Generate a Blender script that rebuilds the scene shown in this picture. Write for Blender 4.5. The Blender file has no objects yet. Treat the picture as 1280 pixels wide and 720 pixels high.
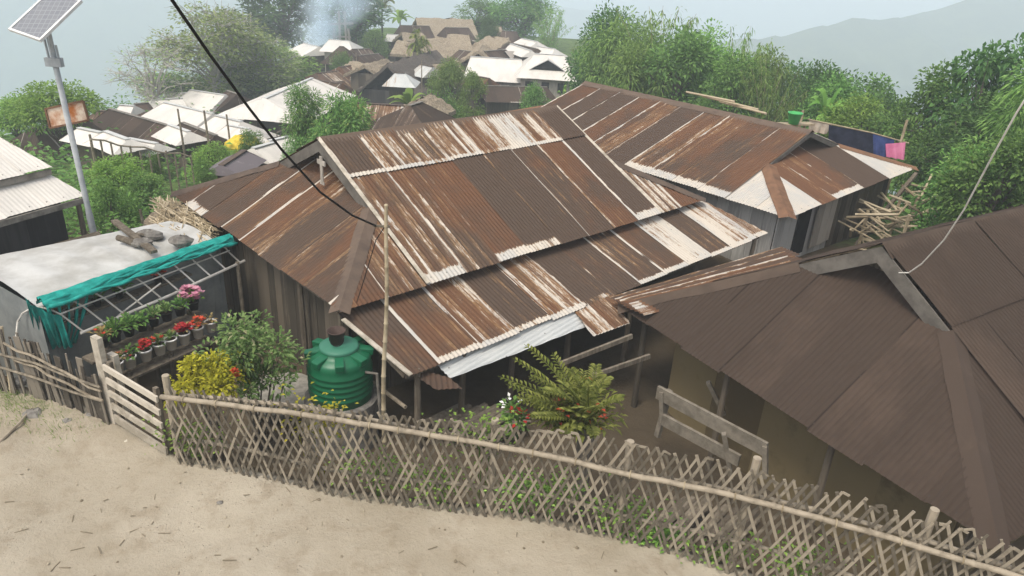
import bpy, bmesh, math, random
import numpy as np
from mathutils import Vector, Matrix
R = math.radians
rnd = random.Random(7)
C = bpy.context.scene.collection
S = bpy.context.scene

# ------------------------------------------------------------------ camera, sky, sun, exposure
CAMZ = 5.9
FPX, TH, RO = 905.0, R(25.2), R(-3.5)
Fv = Vector((0, math.cos(TH), -math.sin(TH))); Dv = Vector((0, -math.sin(TH), -math.cos(TH))); Rv = Vector((1, 0, 0))
R2 = Rv*math.cos(RO) + Dv*math.sin(RO); D2 = -Rv*math.sin(RO) + Dv*math.cos(RO)
cam = bpy.data.cameras.new('camera'); co = bpy.data.objects.new('camera', cam); C.objects.link(co)
cam.sensor_width = 36; cam.lens = 36*FPX/1280; cam.clip_end = 9000; cam.clip_start = 0.05
m = Matrix((( R2.x, -D2.x, -Fv.x, 0), (R2.y, -D2.y, -Fv.y, 0), (R2.z, -D2.z, -Fv.z, CAMZ), (0, 0, 0, 1)))
co.matrix_world = m
S.camera = co
SUN_EL, SUN_AZ = R(62), R(215)            # azimuth clockwise from +Y
w = bpy.data.worlds.new('World'); S.world = w; w.use_nodes = True
nt = w.node_tree; bg = nt.nodes['Background']
sky = nt.nodes.new('ShaderNodeTexSky'); sky.sky_type = 'NISHITA'; sky.sun_disc = False
sky.sun_elevation = SUN_EL; sky.sun_rotation = SUN_AZ
sky.air_density = 0.9; sky.dust_density = 6.0; sky.ozone_density = 1.0; sky.altitude = 900
hs_ = nt.nodes.new('ShaderNodeHueSaturation'); hs_.inputs['Saturation'].default_value = .45     # overcast: a greyer sky
nt.links.new(sky.outputs[0], hs_.inputs['Color']); tn_ = nt.nodes.new('ShaderNodeMix'); tn_.data_type = 'RGBA'; tn_.blend_type = 'MULTIPLY'; tn_.inputs[0].default_value = 1; tn_.inputs[7].default_value = (1.0, .97, .915, 1)
nt.links.new(hs_.outputs[0], tn_.inputs[6]); nt.links.new(tn_.outputs[2], bg.inputs[0]); bg.inputs[1].default_value = 0.15
sl = bpy.data.lights.new('sun', 'SUN'); sl.energy = 1.0; sl.angle = R(18); sl.color = (1.0, 0.93, 0.82)
so = bpy.data.objects.new('sun', sl); C.objects.link(so)
sd = Vector((math.sin(SUN_AZ)*math.cos(SUN_EL), math.cos(SUN_AZ)*math.cos(SUN_EL), math.sin(SUN_EL)))
so.rotation_euler = sd.to_track_quat('Z', 'Y').to_euler(); so.location = sd*60
S.view_settings.view_transform = 'Standard'; S.view_settings.look = 'None'
S.view_settings.exposure = 0.9; S.view_settings.gamma = 1.0
S.render.engine = 'CYCLES'
S.cycles.use_denoising = True
S.cycles.max_bounces = 6; S.cycles.diffuse_bounces = 3; S.cycles.glossy_bounces = 2; S.cycles.transmission_bounces = 3
S.cycles.transparent_max_bounces = 6; S.cycles.volume_bounces = 5

# ------------------------------------------------------------------ helpers
def ray(px, py): return Fv*FPX + R2*(px-640) + D2*(py-360)
def U(px, py, z):                      # the place at height z seen at that spot of the photograph
    d = ray(px, py); k = (z-CAMZ)/d.z; return Vector((d.x*k, d.y*k, z))
def UY(px, py, Y):                     # the place at distance Y
    d = ray(px, py); k = Y/d.y; return Vector((d.x*k, Y, CAMZ+d.z*k))
def depth(P): return (Vector(P)-Vector((0, 0, CAMZ))).dot(Fv)
def pxm(P): return depth(P)/FPX        # metres per photo pixel there
def V(*a): return Vector(a)
def sstep(a, b, x):
    t = min(1, max(0, (x-a)/(b-a))); return t*t*(3-2*t)
def lerp(a, b, t): return a+(b-a)*t

class MB:
    def __init__(s): s.v = []; s.f = []; s.c = []; s.mi = []; s.cur = 0.5; s.m = 0
    def add(s, vs, fs):
        n = len(s.v); s.v += [tuple(p) for p in vs]; s.c += [s.cur]*len(vs)
        for f in fs: s.f.append(tuple(i+n for i in f)); s.mi.append(s.m)
    def quad(s, a, b, c, d): s.add([a, b, c, d], [(0, 1, 2, 3)])
    def box(s, c, size, rz=0, M=None):
        c = Vector(c); hx, hy, hz = [q/2 for q in size]
        M = M or Matrix.Rotation(rz, 3, 'Z')
        vs = [c+M @ Vector((x*hx, y*hy, z*hz)) for x in (-1, 1) for y in (-1, 1) for z in (-1, 1)]
        s.add(vs, [(0, 1, 3, 2), (4, 6, 7, 5), (0, 4, 5, 1), (2, 3, 7, 6), (0, 2, 6, 4), (1, 5, 7, 3)])
    def bar(s, a, b, wd, ht, up=(0, 0, 1)):
        a = Vector(a); b = Vector(b); d = b-a; L = d.length
        if L < 1e-5: return
        d.normalize(); up = Vector(up)
        x = d.cross(up)
        if x.length < 1e-3: x = d.cross(Vector((1, 0, 0)))
        x.normalize(); y = x.cross(d)
        M = Matrix((x, d, y)).transposed()
        s.box((a+b)/2, (wd, L, ht), M=M)
    def tube(s, pts, rad, n=7, caps=True):
        pts = [Vector(p) for p in pts]
        if not hasattr(rad, '__len__'): rad = [rad]*len(pts)
        vs = []; fs = []
        t0 = (pts[1]-pts[0]).normalized()
        x = t0.cross(Vector((0, 0, 1)))
        if x.length < 1e-3: x = Vector((1, 0, 0))
        x.normalize()
        for i, p in enumerate(pts):
            t = (pts[min(i+1, len(pts)-1)]-pts[max(i-1, 0)])
            if t.length < 1e-6: t = t0.copy()
            t.normalize(); x = (x-t*x.dot(t))
            if x.length < 1e-5: x = t.orthogonal()
            x.normalize(); y = t.cross(x)
            for k in range(n):
                a = 2*math.pi*k/n; vs.append(p+(x*math.cos(a)+y*math.sin(a))*rad[i])
        for i in range(len(pts)-1):
            for k in range(n):
                k2 = (k+1) % n; fs.append((i*n+k, i*n+k2, (i+1)*n+k2, (i+1)*n+k))
        if caps:
            fs.append(tuple(range(n-1, -1, -1))); fs.append(tuple((len(pts)-1)*n+k for k in range(n)))
        s.add(vs, fs)
    def lathe(s, prof, c, n=24):
        c = Vector(c); vs = []; fs = []
        for r_, z in prof:
            for k in range(n):
                a = 2*math.pi*k/n; vs.append(c+Vector((r_*math.cos(a), r_*math.sin(a), z)))
        for i in range(len(prof)-1):
            for k in range(n):
                k2 = (k+1) % n; fs.append((i*n+k, i*n+k2, (i+1)*n+k2, (i+1)*n+k))
        s.add(vs, fs)
    def blob(s, c, r, seed=0, n=8, m_=6, jit=.18):
        q = random.Random(seed); c = Vector(c); vs = []; fs = []
        for i in range(m_+1):
            ph = math.pi*i/m_
            for k in range(n):
                a = 2*math.pi*k/n; j = 1+q.uniform(-jit, jit)
                vs.append(c+Vector((r[0]*math.sin(ph)*math.cos(a)*j, r[1]*math.sin(ph)*math.sin(a)*j, r[2]*math.cos(ph)*j)))
        for i in range(m_):
            for k in range(n):
                k2 = (k+1) % n; fs.append((i*n+k, (i+1)*n+k, (i+1)*n+k2, i*n+k2))
        s.add(vs, fs)
    def leaf(s, base, d, up, ln, wd, droop=.25):
        d = d.normalized(); x = d.cross(up)
        if x.length < 1e-3: x = d.orthogonal()
        x.normalize(); nrm = x.cross(d)
        mid = base+d*ln*.5; tip = base+d*ln-Vector((0, 0, droop*ln))
        s.add([base, mid+x*wd/2+nrm*wd*.12, tip, mid-x*wd/2+nrm*wd*.12], [(0, 1, 2, 3)])
    def mesh(s, name, mats):
        me = bpy.data.meshes.new(name)
        me.from_pydata(s.v, [], s.f)
        for mt in (mats if isinstance(mats, (list, tuple)) else [mats]): me.materials.append(mt)
        if any(s.mi): me.polygons.foreach_set('material_index', s.mi)
        at = me.attributes.new('tone', 'FLOAT', 'POINT'); at.data.foreach_set('value', s.c)
        me.update(); return me
    def build(s, name, mats, parent=None, smooth=False):
        org = Vector((0, 0, 0)); p = parent
        while p is not None: org += p.location; p = p.parent
        if org.length > 0: s.v = [(a-org.x, b-org.y, c-org.z) for a, b, c in s.v]
        me = s.mesh(name, mats)
        if smooth: me.polygons.foreach_set('use_smooth', [True]*len(me.polygons))
        o = bpy.data.objects.new(name, me); C.objects.link(o)
        if parent is not None: o.parent = parent
        return o

def tag(o, label, cat, group=None):
    o['label'] = label; o['category'] = cat
    if group: o['group'] = group
    return o
def thing(name, loc, label, cat, group=None, rz=0):
    o = bpy.data.objects.new(name, None); C.objects.link(o); o.location = loc; o.rotation_euler.z = rz
    o.empty_display_size = .1
    return tag(o, label, cat, group)
def dup(root, loc, rz, label, group=None, scale=None):
    r = root.copy(); C.objects.link(r); r.location = loc; r.rotation_euler = (0, 0, rz)
    if scale is not None: r.scale = scale
    r['label'] = label
    if group: r['group'] = group
    for ch in list(root.children):
        c = ch.copy(); C.objects.link(c); c.parent = r
        for g in ch.children:
            d = g.copy(); C.objects.link(d); d.parent = c
    return r

# ------------------------------------------------------------------ materials
class NT:
    def __init__(s, name):
        s.mat = bpy.data.materials.new(name); s.mat.use_nodes = True
        s.t = s.mat.node_tree; s.b = s.t.nodes['Principled BSDF']
    def n(s, typ, **kw):
        o = s.t.nodes.new(typ)
        for k, v in kw.items(): setattr(o, k, v)
        return o
    def put(s, sock, val):
        if hasattr(val, 'is_output'): s.t.links.new(val, sock)
        else: sock.default_value = val
    def math(s, op, a, b=0.0, c=0.0, clamp=False):
        o = s.n('ShaderNodeMath', operation=op); o.use_clamp = clamp
        s.put(o.inputs[0], a); s.put(o.inputs[1], b); s.put(o.inputs[2], c); return o.outputs[0]
    def noise(s, vec, scale, detail=3, rough=.55, dist=0):
        o = s.n('ShaderNodeTexNoise'); o.inputs['Scale'].default_value = scale; o.inputs['Detail'].default_value = detail
        o.inputs['Roughness'].default_value = rough; o.inputs['Distortion'].default_value = dist
        if vec is not None: s.put(o.inputs['Vector'], vec)
        return o.outputs['Fac']
    def comb(s, x, y, z):
        o = s.n('ShaderNodeCombineXYZ')
        for i, q in enumerate((x, y, z)): s.put(o.inputs[i], q)
        return o.outputs[0]
    def ss(s, x, a, b):
        o = s.n('ShaderNodeMapRange', interpolation_type='SMOOTHSTEP'); s.put(o.inputs[0], x)
        s.put(o.inputs[1], a); s.put(o.inputs[2], b); return o.outputs[0]
    def mix(s, f, a, b):
        o = s.n('ShaderNodeMix', data_type='RGBA'); s.put(o.inputs[0], f)
        for i, q in ((6, a), (7, b)): s.put(o.inputs[i], q if hasattr(q, 'is_output') else (*q[:3], 1))
        return o.outputs[2]
    def attr(s, name): return s.n('ShaderNodeAttribute', attribute_name=name)
    def obj(s): return s.n('ShaderNodeTexCoord').outputs['Object']
    def bump(s, h, st, d=.02):
        o = s.n('ShaderNodeBump'); o.inputs['Strength'].default_value = st; o.inputs['Distance'].default_value = d
        s.put(o.inputs['Height'], h); s.t.links.new(o.outputs[0], s.b.inputs['Normal'])
    def fin(s, col, rough=.8, metal=0, spec=None):
        s.put(s.b.inputs['Base Color'], col if hasattr(col, 'is_output') else (*col[:3], 1))
        s.put(s.b.inputs['Roughness'], rough); s.b.inputs['Metallic'].default_value = metal
        if spec is not None: s.b.inputs['Specular IOR Level'].default_value = spec
        return s.mat

def m_tin(name, dark, red, orange, zinc, zinc2, wet=.75):
    k = NT(name)
    a = k.attr('suv'); sp = k.n('ShaderNodeSeparateColor'); k.t.links.new(a.outputs['Color'], sp.inputs[0])
    u, v, lu, lv = sp.outputs[0], sp.outputs[1], sp.outputs[2], a.outputs['Alpha']
    b = k.attr('sheet'); sq = k.n('ShaderNodeSeparateColor'); k.t.links.new(b.outputs['Color'], sq.inputs[0])
    rust, edge, bot, tone = sq.outputs[0], sq.outputs[1], sq.outputs[2], b.outputs['Alpha']
    seed = k.math('MULTIPLY', tone, 37.0)
    cid = k.math('FLOOR', k.math('DIVIDE', u, .076))
    wn = k.n('ShaderNodeTexWhiteNoise', noise_dimensions='2D'); k.put(wn.inputs['Vector'], k.comb(cid, seed, 0))
    crest = wn.outputs['Value']
    streak = k.noise(k.comb(k.math('MULTIPLY', u, 26.0), k.math('MULTIPLY', v, 1.35), seed), 1.0, 3, .6)
    broad = k.noise(k.comb(k.math('MULTIPLY', u, 1.6), k.math('MULTIPLY', v, .8), seed), 1.0, 2)
    fine = k.noise(k.comb(k.math('MULTIPLY', u, 40.0), k.math('MULTIPLY', v, 9.0), seed), 1.0, 3, .7)
    t = k.math('ADD', rust, k.math('MULTIPLY', k.math('SUBTRACT', streak, .5), .55))
    t = k.math('ADD', t, k.math('MULTIPLY', k.math('SUBTRACT', crest, .5), .34))
    t = k.math('ADD', t, k.math('MULTIPLY', k.math('SUBTRACT', fine, .5), .5))
    t = k.math('ADD', t, k.math('MULTIPLY', k.math('SUBTRACT', broad, .5), .38))
    wob = k.math('MULTIPLY', k.math('SUBTRACT', k.noise(k.comb(k.math('MULTIPLY', u, 5.0), k.math('MULTIPLY', v, 2.2), seed), 1.0, 3), .5), .13)
    em = k.math('SUBTRACT', 1.0, k.ss(k.math('ADD', lu, wob), .045, .085))
    lw = k.math('ADD', v, k.math('MULTIPLY', k.math('SUBTRACT', fine, .5), .22))
    t = k.math('SUBTRACT', t, k.math('MULTIPLY', em, k.math('MAXIMUM', edge, 0.0)))
    bm_ = k.math('SUBTRACT', 1.0, k.ss(k.math('ADD', lv, k.math('MULTIPLY', k.math('SUBTRACT', fine, .5), .05)), .05, .085))
    t = k.math('SUBTRACT', t, k.math('MULTIPLY', bm_, bot))
    fac = k.ss(t, .42, .57)
    big = k.noise(k.comb(k.math('MULTIPLY', u, .9), k.math('MULTIPLY', v, .6), k.math('MULTIPLY', tone, 91.0)), 1.0, 4, .65)
    rc = k.mix(k.ss(k.math('ADD', big, k.math('MULTIPLY', k.math('SUBTRACT', tone, .5), .55)), .42, .72), dark, red)
    rc = k.mix(k.math('MULTIPLY', k.math('SUBTRACT', 1.0, k.ss(t, .52, .74)), .7), rc, orange)
    seam = k.math('MULTIPLY', k.math('SUBTRACT', 1.0, k.ss(lu, .012, .04)), k.math('MAXIMUM', k.math('MULTIPLY', edge, -1.0), 0.0))
    gr = k.math('MULTIPLY', k.math('MULTIPLY_ADD', fine, .34, .83), k.math('SUBTRACT', 1.0, k.math('MULTIPLY', seam, .6)))
    mul = k.n('ShaderNodeVectorMath', operation='SCALE'); k.put(mul.inputs[0], rc); k.put(mul.inputs['Scale'], gr)
    zc = k.mix(k.ss(k.math('ADD', broad, k.math('MULTIPLY', k.math('SUBTRACT', fine, .5), .5)), .35, .7), zinc, zinc2)
    col = k.mix(fac, zc, mul.outputs[0])
    # nail heads: dark dots in rows across the sheet
    fu = k.math('ABSOLUTE', k.math('SUBTRACT', k.math('FRACT', k.math('DIVIDE', u, .304)), .5))
    fv = k.math('ABSOLUTE', k.math('SUBTRACT', k.math('FRACT', k.math('DIVIDE', v, .9)), .12))
    nail = k.math('MULTIPLY', k.math('LESS_THAN', fu, .035), k.math('LESS_THAN', fv, .014))
    col = k.mix(k.math('MULTIPLY', nail, .7), col, (.05, .04, .035))
    k.bump(fine, .25, .004)
    return k.fin(col, k.math('MULTIPLY_ADD', fac, .3, .55), 0, .12)

def m_mottle(name, c1, c2, scale=3, rough=.85, stretch=(1, 1, 1), bump=.3, bd=.01, tonew=.5, spec=.12, detail=5):
    k = NT(name)
    mp = k.n('ShaderNodeMapping'); k.t.links.new(k.obj(), mp.inputs[0]); mp.inputs['Scale'].default_value = stretch
    f = k.noise(mp.outputs[0], scale, detail, .65)
    tn = k.attr('tone').outputs['Fac']
    g = k.ss(k.math('ADD', f, k.math('MULTIPLY', k.math('SUBTRACT', tn, .5), tonew)), .32, .68)
    col = k.mix(g, c1, c2)
    if bump: k.bump(f, bump, bd)
    return k.fin(col, rough, 0, spec)

def m_leaf(name, c1, c2, c3=None, trans=.35, rough=.55):
    k = NT(name); tn = k.attr('tone').outputs['Fac']
    oi = k.n('ShaderNodeObjectInfo')
    col = k.mix(tn, c1, c2)
    if c3: col = k.mix(k.ss(tn, .93, .97), col, c3)
    hs = k.n('ShaderNodeHueSaturation'); k.put(hs.inputs['Color'], col)
    k.put(hs.inputs['Value'], k.math('MULTIPLY_ADD', oi.outputs['Random'], .5, .75))
    k.put(hs.inputs['Hue'], k.math('MULTIPLY_ADD', oi.outputs['Random'], .03, .485))
    k.fin(hs.outputs[0], rough, 0, .12)
    tr = k.n('ShaderNodeBsdfTranslucent'); k.put(tr.inputs['Color'], hs.outputs[0])
    mx = k.n('ShaderNodeMixShader'); mx.inputs[0].default_value = trans
    out = k.t.nodes['Material Output']
    k.t.links.new(k.b.outputs[0], mx.inputs[1]); k.t.links.new(tr.outputs[0], mx.inputs[2]); k.t.links.new(mx.outputs[0], out.inputs['Surface'])
    return k.mat

ZN, ZN2 = (.52, .47, .40), (.42, .41, .385)
M = {}
M['tin'] = m_tin('rusted_tin', (.080, .056, .042), (.125, .064, .037), (.27, .16, .08), ZN, ZN2)
M['tin_brown'] = m_tin('brown_tin', (.052, .037, .028), (.073, .051, .038), (.14, .095, .065), (.34, .30, .26), (.3, .28, .25))
M['tin_white'] = m_tin('white_tin', (.3, .27, .24), (.36, .3, .25), (.5, .42, .34), (.66, .625, .57), (.57, .545, .50))
M['zinc'] = m_tin('new_zinc', (.2, .16, .13), (.25, .17, .12), (.4, .3, .2), (.52, .53, .51), (.43, .445, .44))
M['cap'] = m_mottle('ridge_cap_tin', (.085, .064, .052), (.13, .095, .072), 3, .8, (1, 1, 1), .2, .004)
M['cap3'] = m_mottle('broad_hip_tin', (.064, .046, .035), (.088, .064, .048), 2.5, .8, (1, 1, 1), .2, .004)
M['capred'] = m_mottle('hip_cap_tin', (.12, .07, .045), (.2, .11, .065), 4, .8, (1, 1, 1), .2, .004)
M['board'] = m_mottle('grey_board', (.13, .118, .10), (.25, .23, .2), 5, .85, (1, 1, 1), .3, .004)
M['barge'] = m_mottle('barge_board_grey', (.10, .09, .078), (.165, .15, .13), 4, .85, (1, 1, 1), .2, .004)
M['plank2'] = m_mottle('railing_plank', (.14, .122, .095), (.25, .22, .175), 5, .85, (1, 1, 1), .3, .004)
M['wood'] = m_mottle('weathered_wood', (.1, .082, .062), (.2, .17, .13), 6, .85, (3, 3, .5), .4, .005)
M['darkwood'] = m_mottle('dark_wood_wall', (.07, .06, .046), (.15, .125, .094), 4, .9, (6, 6, .6), .4, .006)
M['mudwall'] = m_mottle('mud_wall', (.13, .10, .055), (.22, .175, .095), 3, .9, (1, 1, 1), .5, .01)
M['greywall'] = m_mottle('grey_plank_wall', (.36, .35, .33), (.52, .51, .48), 4, .85, (6, 6, .5), .3, .005)
M['palewall'] = m_mottle('pale_wall', (.3, .27, .23), (.42, .38, .33), 3, .85, (3, 3, .6), .2, .005)
M['darkwall'] = m_mottle('dark_tin_wall', (.045, .042, .042), (.075, .07, .068), 2.5, .7, (5, 5, .4), .2, .005)
M['bamboo'] = m_mottle('split_bamboo', (.12, .103, .078), (.29, .25, .19), 9, .75, (1, 1, 1), .25, .003, .9)
M['oldbamboo'] = m_mottle('old_bamboo', (.07, .06, .048), (.2, .175, .14), 9, .8, (1, 1, 1), .25, .003, 1.1)
M['bamboonew'] = m_mottle('dry_bamboo', (.26, .21, .135), (.43, .36, .245), 5, .6, (1, 1, 1), .2, .003, .8)
M['bamboorail'] = m_mottle('bamboo_rail', (.165, .138, .10), (.34, .29, .22), 7, .7, (1, 1, 1), .25, .003, .8)
M['plank'] = m_mottle('gate_plank', (.3, .265, .21), (.52, .47, .39), 6, .8, (1, 1, 1), .3, .004, .7)
M['thatch'] = m_mottle('thatch', (.17, .135, .095), (.37, .31, .225), 9, .95, (1, 1, 2.5), .8, .03, .9)
M['thatchgrey'] = m_mottle('grey_thatch', (.08, .068, .058), (.145, .124, .106), 10, .95, (1, 1, 1), .8, .03)
M['straw'] = m_mottle('straw', (.3, .24, .15), (.55, .46, .32), 10, .9, (1, 1, 1), .3, .01, 1.2)
M['stone'] = m_mottle('stone', (.11, .1, .09), (.25, .235, .21), 6, .9, (1, 1, 1), .6, .02)
M['slab'] = m_mottle('concrete_slab', (.2, .19, .16), (.32, .3, .26), 8, .9, (1, 1, 1), .5, .01)
M['steel'] = m_mottle('galvanised_steel', (.3, .32, .33), (.42, .44, .45), 5, .45, (1, 1, 1), 0)
M['whiteframe'] = m_mottle('white_frame', (.6, .6, .58), (.74, .74, .72), 5, .5, (1, 1, 1), 0)
M['pipe'] = m_mottle('pale_bamboo_pipe', (.55, .52, .46), (.75, .72, .66), 6, .6, (1, 1, 1), 0, .01, .6)
M['teal'] = m_mottle('teal_net', (.01, .2, .17), (.025, .34, .29), 6, .6, (1, 1, 1), .3, .01, .8)
M['sheeting'] = m_mottle('white_plastic_sheet', (.43, .435, .42), (.56, .56, .54), 1.8, .4, (1, 1, 1), .15, .02)
M['dirtysheet'] = m_mottle('dirty_plastic_sheet', (.33, .32, .29), (.53, .53, .51), 1.3, .45, (1, 1, 1), .15, .02, .5, .3, 8)
M['sheetgrey'] = m_mottle('grey_plastic_sheet', (.2, .215, .21), (.3, .315, .305), 2.5, .45, (1, 1, 1), .2, .02)
M['potw'] = m_mottle('white_pot', (.76, .75, .72), (.88, .87, .84), 7, .5, (1, 1, 1), 0)
M['potb'] = m_mottle('black_pot', (.02, .02, .02), (.045, .043, .04), 7, .5, (1, 1, 1), 0)
M['soil'] = m_mottle('soil', (.035, .026, .02), (.07, .05, .035), 20, .95)
M['bark'] = m_mottle('bark', (.09, .075, .06), (.2, .175, .145), 6, .9, (3, 3, .7), .5, .02)
M['palebark'] = m_mottle('pale_bark', (.3, .28, .25), (.46, .44, .4), 5, .9, (2, 2, .7), .4, .02)
M['rubber'] = m_mottle('black_cable', (.012, .012, .012), (.02, .02, .02), 4, .6, (1, 1, 1), 0)
M['paper'] = m_mottle('pale_stone', (.45, .41, .33), (.6, .56, .47), 5, .8)
M['navy'] = m_mottle('navy_cloth', (.012, .015, .03), (.03, .035, .06), 4, .9)
M['blue'] = m_mottle('blue_cloth', (.03, .05, .16), (.06, .09, .24), 4, .9)
M['pink'] = m_mottle('pink_cloth', (.62, .16, .32), (.75, .26, .42), 3, .85)
M['beige'] = m_mottle('beige_cloth', (.36, .3, .24), (.5, .44, .36), 4, .9)
M['bucket'] = m_mottle('green_plastic', (.06, .34, .1), (.09, .42, .14), 3, .45, (1, 1, 1), 0)
M['yellow'] = m_mottle('yellow_tarp', (.5, .36, .03), (.66, .5, .06), 5, .6)
M['purple'] = m_mottle('slate_sheet', (.16, .14, .15), (.5, .48, .47), 4, .8, (1, 1, 1), .3, .01)
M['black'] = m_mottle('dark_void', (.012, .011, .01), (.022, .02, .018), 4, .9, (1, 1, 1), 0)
M['window'] = m_mottle('dark_window', (.03, .03, .03), (.06, .058, .055), 4, .3, (1, 1, 1), 0)
M['redfl'] = m_leaf('red_petal', (.35, .03, .02), (.6, .08, .05), None, .2)
M['pinkfl'] = m_leaf('pink_petal', (.6, .2, .28), (.78, .42, .48), None, .2)
M['rustsign'] = m_mottle('rusty_sign', (.36, .12, .03), (.72, .62, .5), 5, .7, (1, 1, 1), 0, .01, 0)
LEAF = {
 'dark': m_leaf('leaf_dark', (0.056, 0.128, 0.039), (0.161, 0.290, 0.083)),
 'mid': m_leaf('leaf_mid', (0.080, 0.169, 0.045), (0.221, 0.382, 0.096)),
 'bright': m_leaf('leaf_bright', (0.128, 0.247, 0.045), (0.309, 0.481, 0.103)),
 'pale': m_leaf('leaf_pale', (0.201, 0.283, 0.096), (0.389, 0.481, 0.180)),
 'mango': m_leaf('leaf_mango', (0.080, 0.176, 0.045), (0.255, 0.411, 0.116), (0.403, 0.467, 0.167)),
 'yellow': m_leaf('leaf_yellow', (.3, .31, .025), (.62, .58, .06)),
 'rose': m_leaf('leaf_rose', (.10, .19, .055), (.29, .42, .15), (.5, .48, .28)),
 'palm': m_leaf('leaf_palm', (.12, .165, .03), (.34, .38, .10)),
 'dry': m_leaf('leaf_dry', (.3, .2, .08), (.45, .34, .16)),
 'bamb': m_leaf('leaf_bamboo', (0.114, 0.219, 0.051), (0.309, 0.467, 0.128)),
}
# water tank plastic
k = NT('green_tank_plastic')
f = k.noise(k.obj(), 3, 4); M['tank'] = k.fin(k.mix(f, (.004, .092, .040), (.010, .135, .06)), .38, 0, .4)
k = NT('tank_lid'); f = k.noise(k.obj(), 4, 4); M['lid'] = k.fin(k.mix(f, (.025, .14, .085), (.05, .19, .125)), .5, 0, .4)
# solar panel face
k = NT('solar_cells'); uvn = k.n('ShaderNodeTexCoord'); br = k.n('ShaderNodeTexBrick')
br.offset = 0; br.inputs['Scale'].default_value = 1.0; br.inputs['Brick Width'].default_value = .08; br.inputs['Row Height'].default_value = .08
br.inputs['Mortar Size'].default_value = .006; br.inputs['Color1'].default_value = (.17, .18, .2, 1); br.inputs['Color2'].default_value = (.19, .2, .215, 1)
br.inputs['Mortar'].default_value = (.25, .26, .275, 1); k.t.links.new(uvn.outputs['Object'], br.inputs['Vector'])
M['cells'] = k.fin(br.outputs['Color'], .25)
# ground: dirt path / yard earth / grass, by the zone painted on the mesh
k = NT('ground_earth')
P = k.obj(); z = k.attr('zone'); sz = k.n('ShaderNodeSeparateColor'); k.t.links.new(z.outputs['Color'], sz.inputs[0])
n1 = k.noise(P, .55, 6, .62); n2 = k.noise(P, 3.2, 6, .7); n3 = k.noise(P, 22, 5, .75); n4 = k.noise(P, .25, 4)
dirt = k.mix(k.ss(n1, .3, .7), (.31, .268, .20), (.40, .355, .28))
dirt = k.mix(k.math('MULTIPLY', k.ss(n2, .48, .7), .45), dirt, (.225, .178, .12))
dirt = k.mix(k.math('MULTIPLY', k.ss(n3, .6, .72), .55), dirt, (.45, .39, .3))
vor = k.n('ShaderNodeTexVoronoi'); vor.inputs['Scale'].default_value = 16; k.t.links.new(P, vor.inputs['Vector'])
peb = k.math('MULTIPLY', k.math('SUBTRACT', 1.0, k.ss(vor.outputs['Distance'], .10, .2)), k.ss(n1, .45, .62))
dirt = k.mix(k.math('MULTIPLY', k.ss(n4, .5, .68), .55), dirt, (.40, .35, .27))
n5 = k.noise(P, 1.1, 3, .5, 1.2); dirt = k.mix(k.math('MULTIPLY', k.ss(n5, .55, .78), .35), dirt, (.235, .19, .13))
dirt = k.mix(k.math('MULTIPLY', peb, .25), dirt, (.45, .4, .32))
earth = k.mix(n2, (.06, .047, .031), (.13, .102, .07))
pale = k.mix(n2, (.27, .215, .135), (.38, .315, .21))
grass = k.mix(k.ss(k.noise(P, 1.3, 6, .7), .35, .65), (.045, .075, .025), (.13, .19, .06))
wobz = k.math('MULTIPLY', k.math('SUBTRACT', n2, .5), .5)
col = k.mix(k.ss(k.math('ADD', sz.outputs[0], wobz), .35, .65), earth, dirt)
col = k.mix(k.ss(k.math('ADD', sz.outputs[2], wobz), .35, .65), col, pale)
col = k.mix(k.ss(k.math('ADD', sz.outputs[1], wobz), .35, .65), col, grass)
k.bump(k.math('ADD', k.math('ADD', k.math('MULTIPLY', n2, .6), k.math('MULTIPLY', n3, .35)), k.math('MULTIPLY', peb, .25)), .8, .05)
M['ground'] = k.fin(col, .95, 0, .05)
k = NT('forest_hill'); P = k.obj(); n1 = k.noise(P, .012, 8, .65); n2 = k.noise(P, .08, 5, .7)
M['hill'] = k.fin(k.mix(k.ss(k.math('ADD', k.math('MULTIPLY', n1, .5), k.math('MULTIPLY', n2, .5)), .35, .65), (.03, .055, .022), (.09, .12, .05)), .95, 0, .1)

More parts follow.
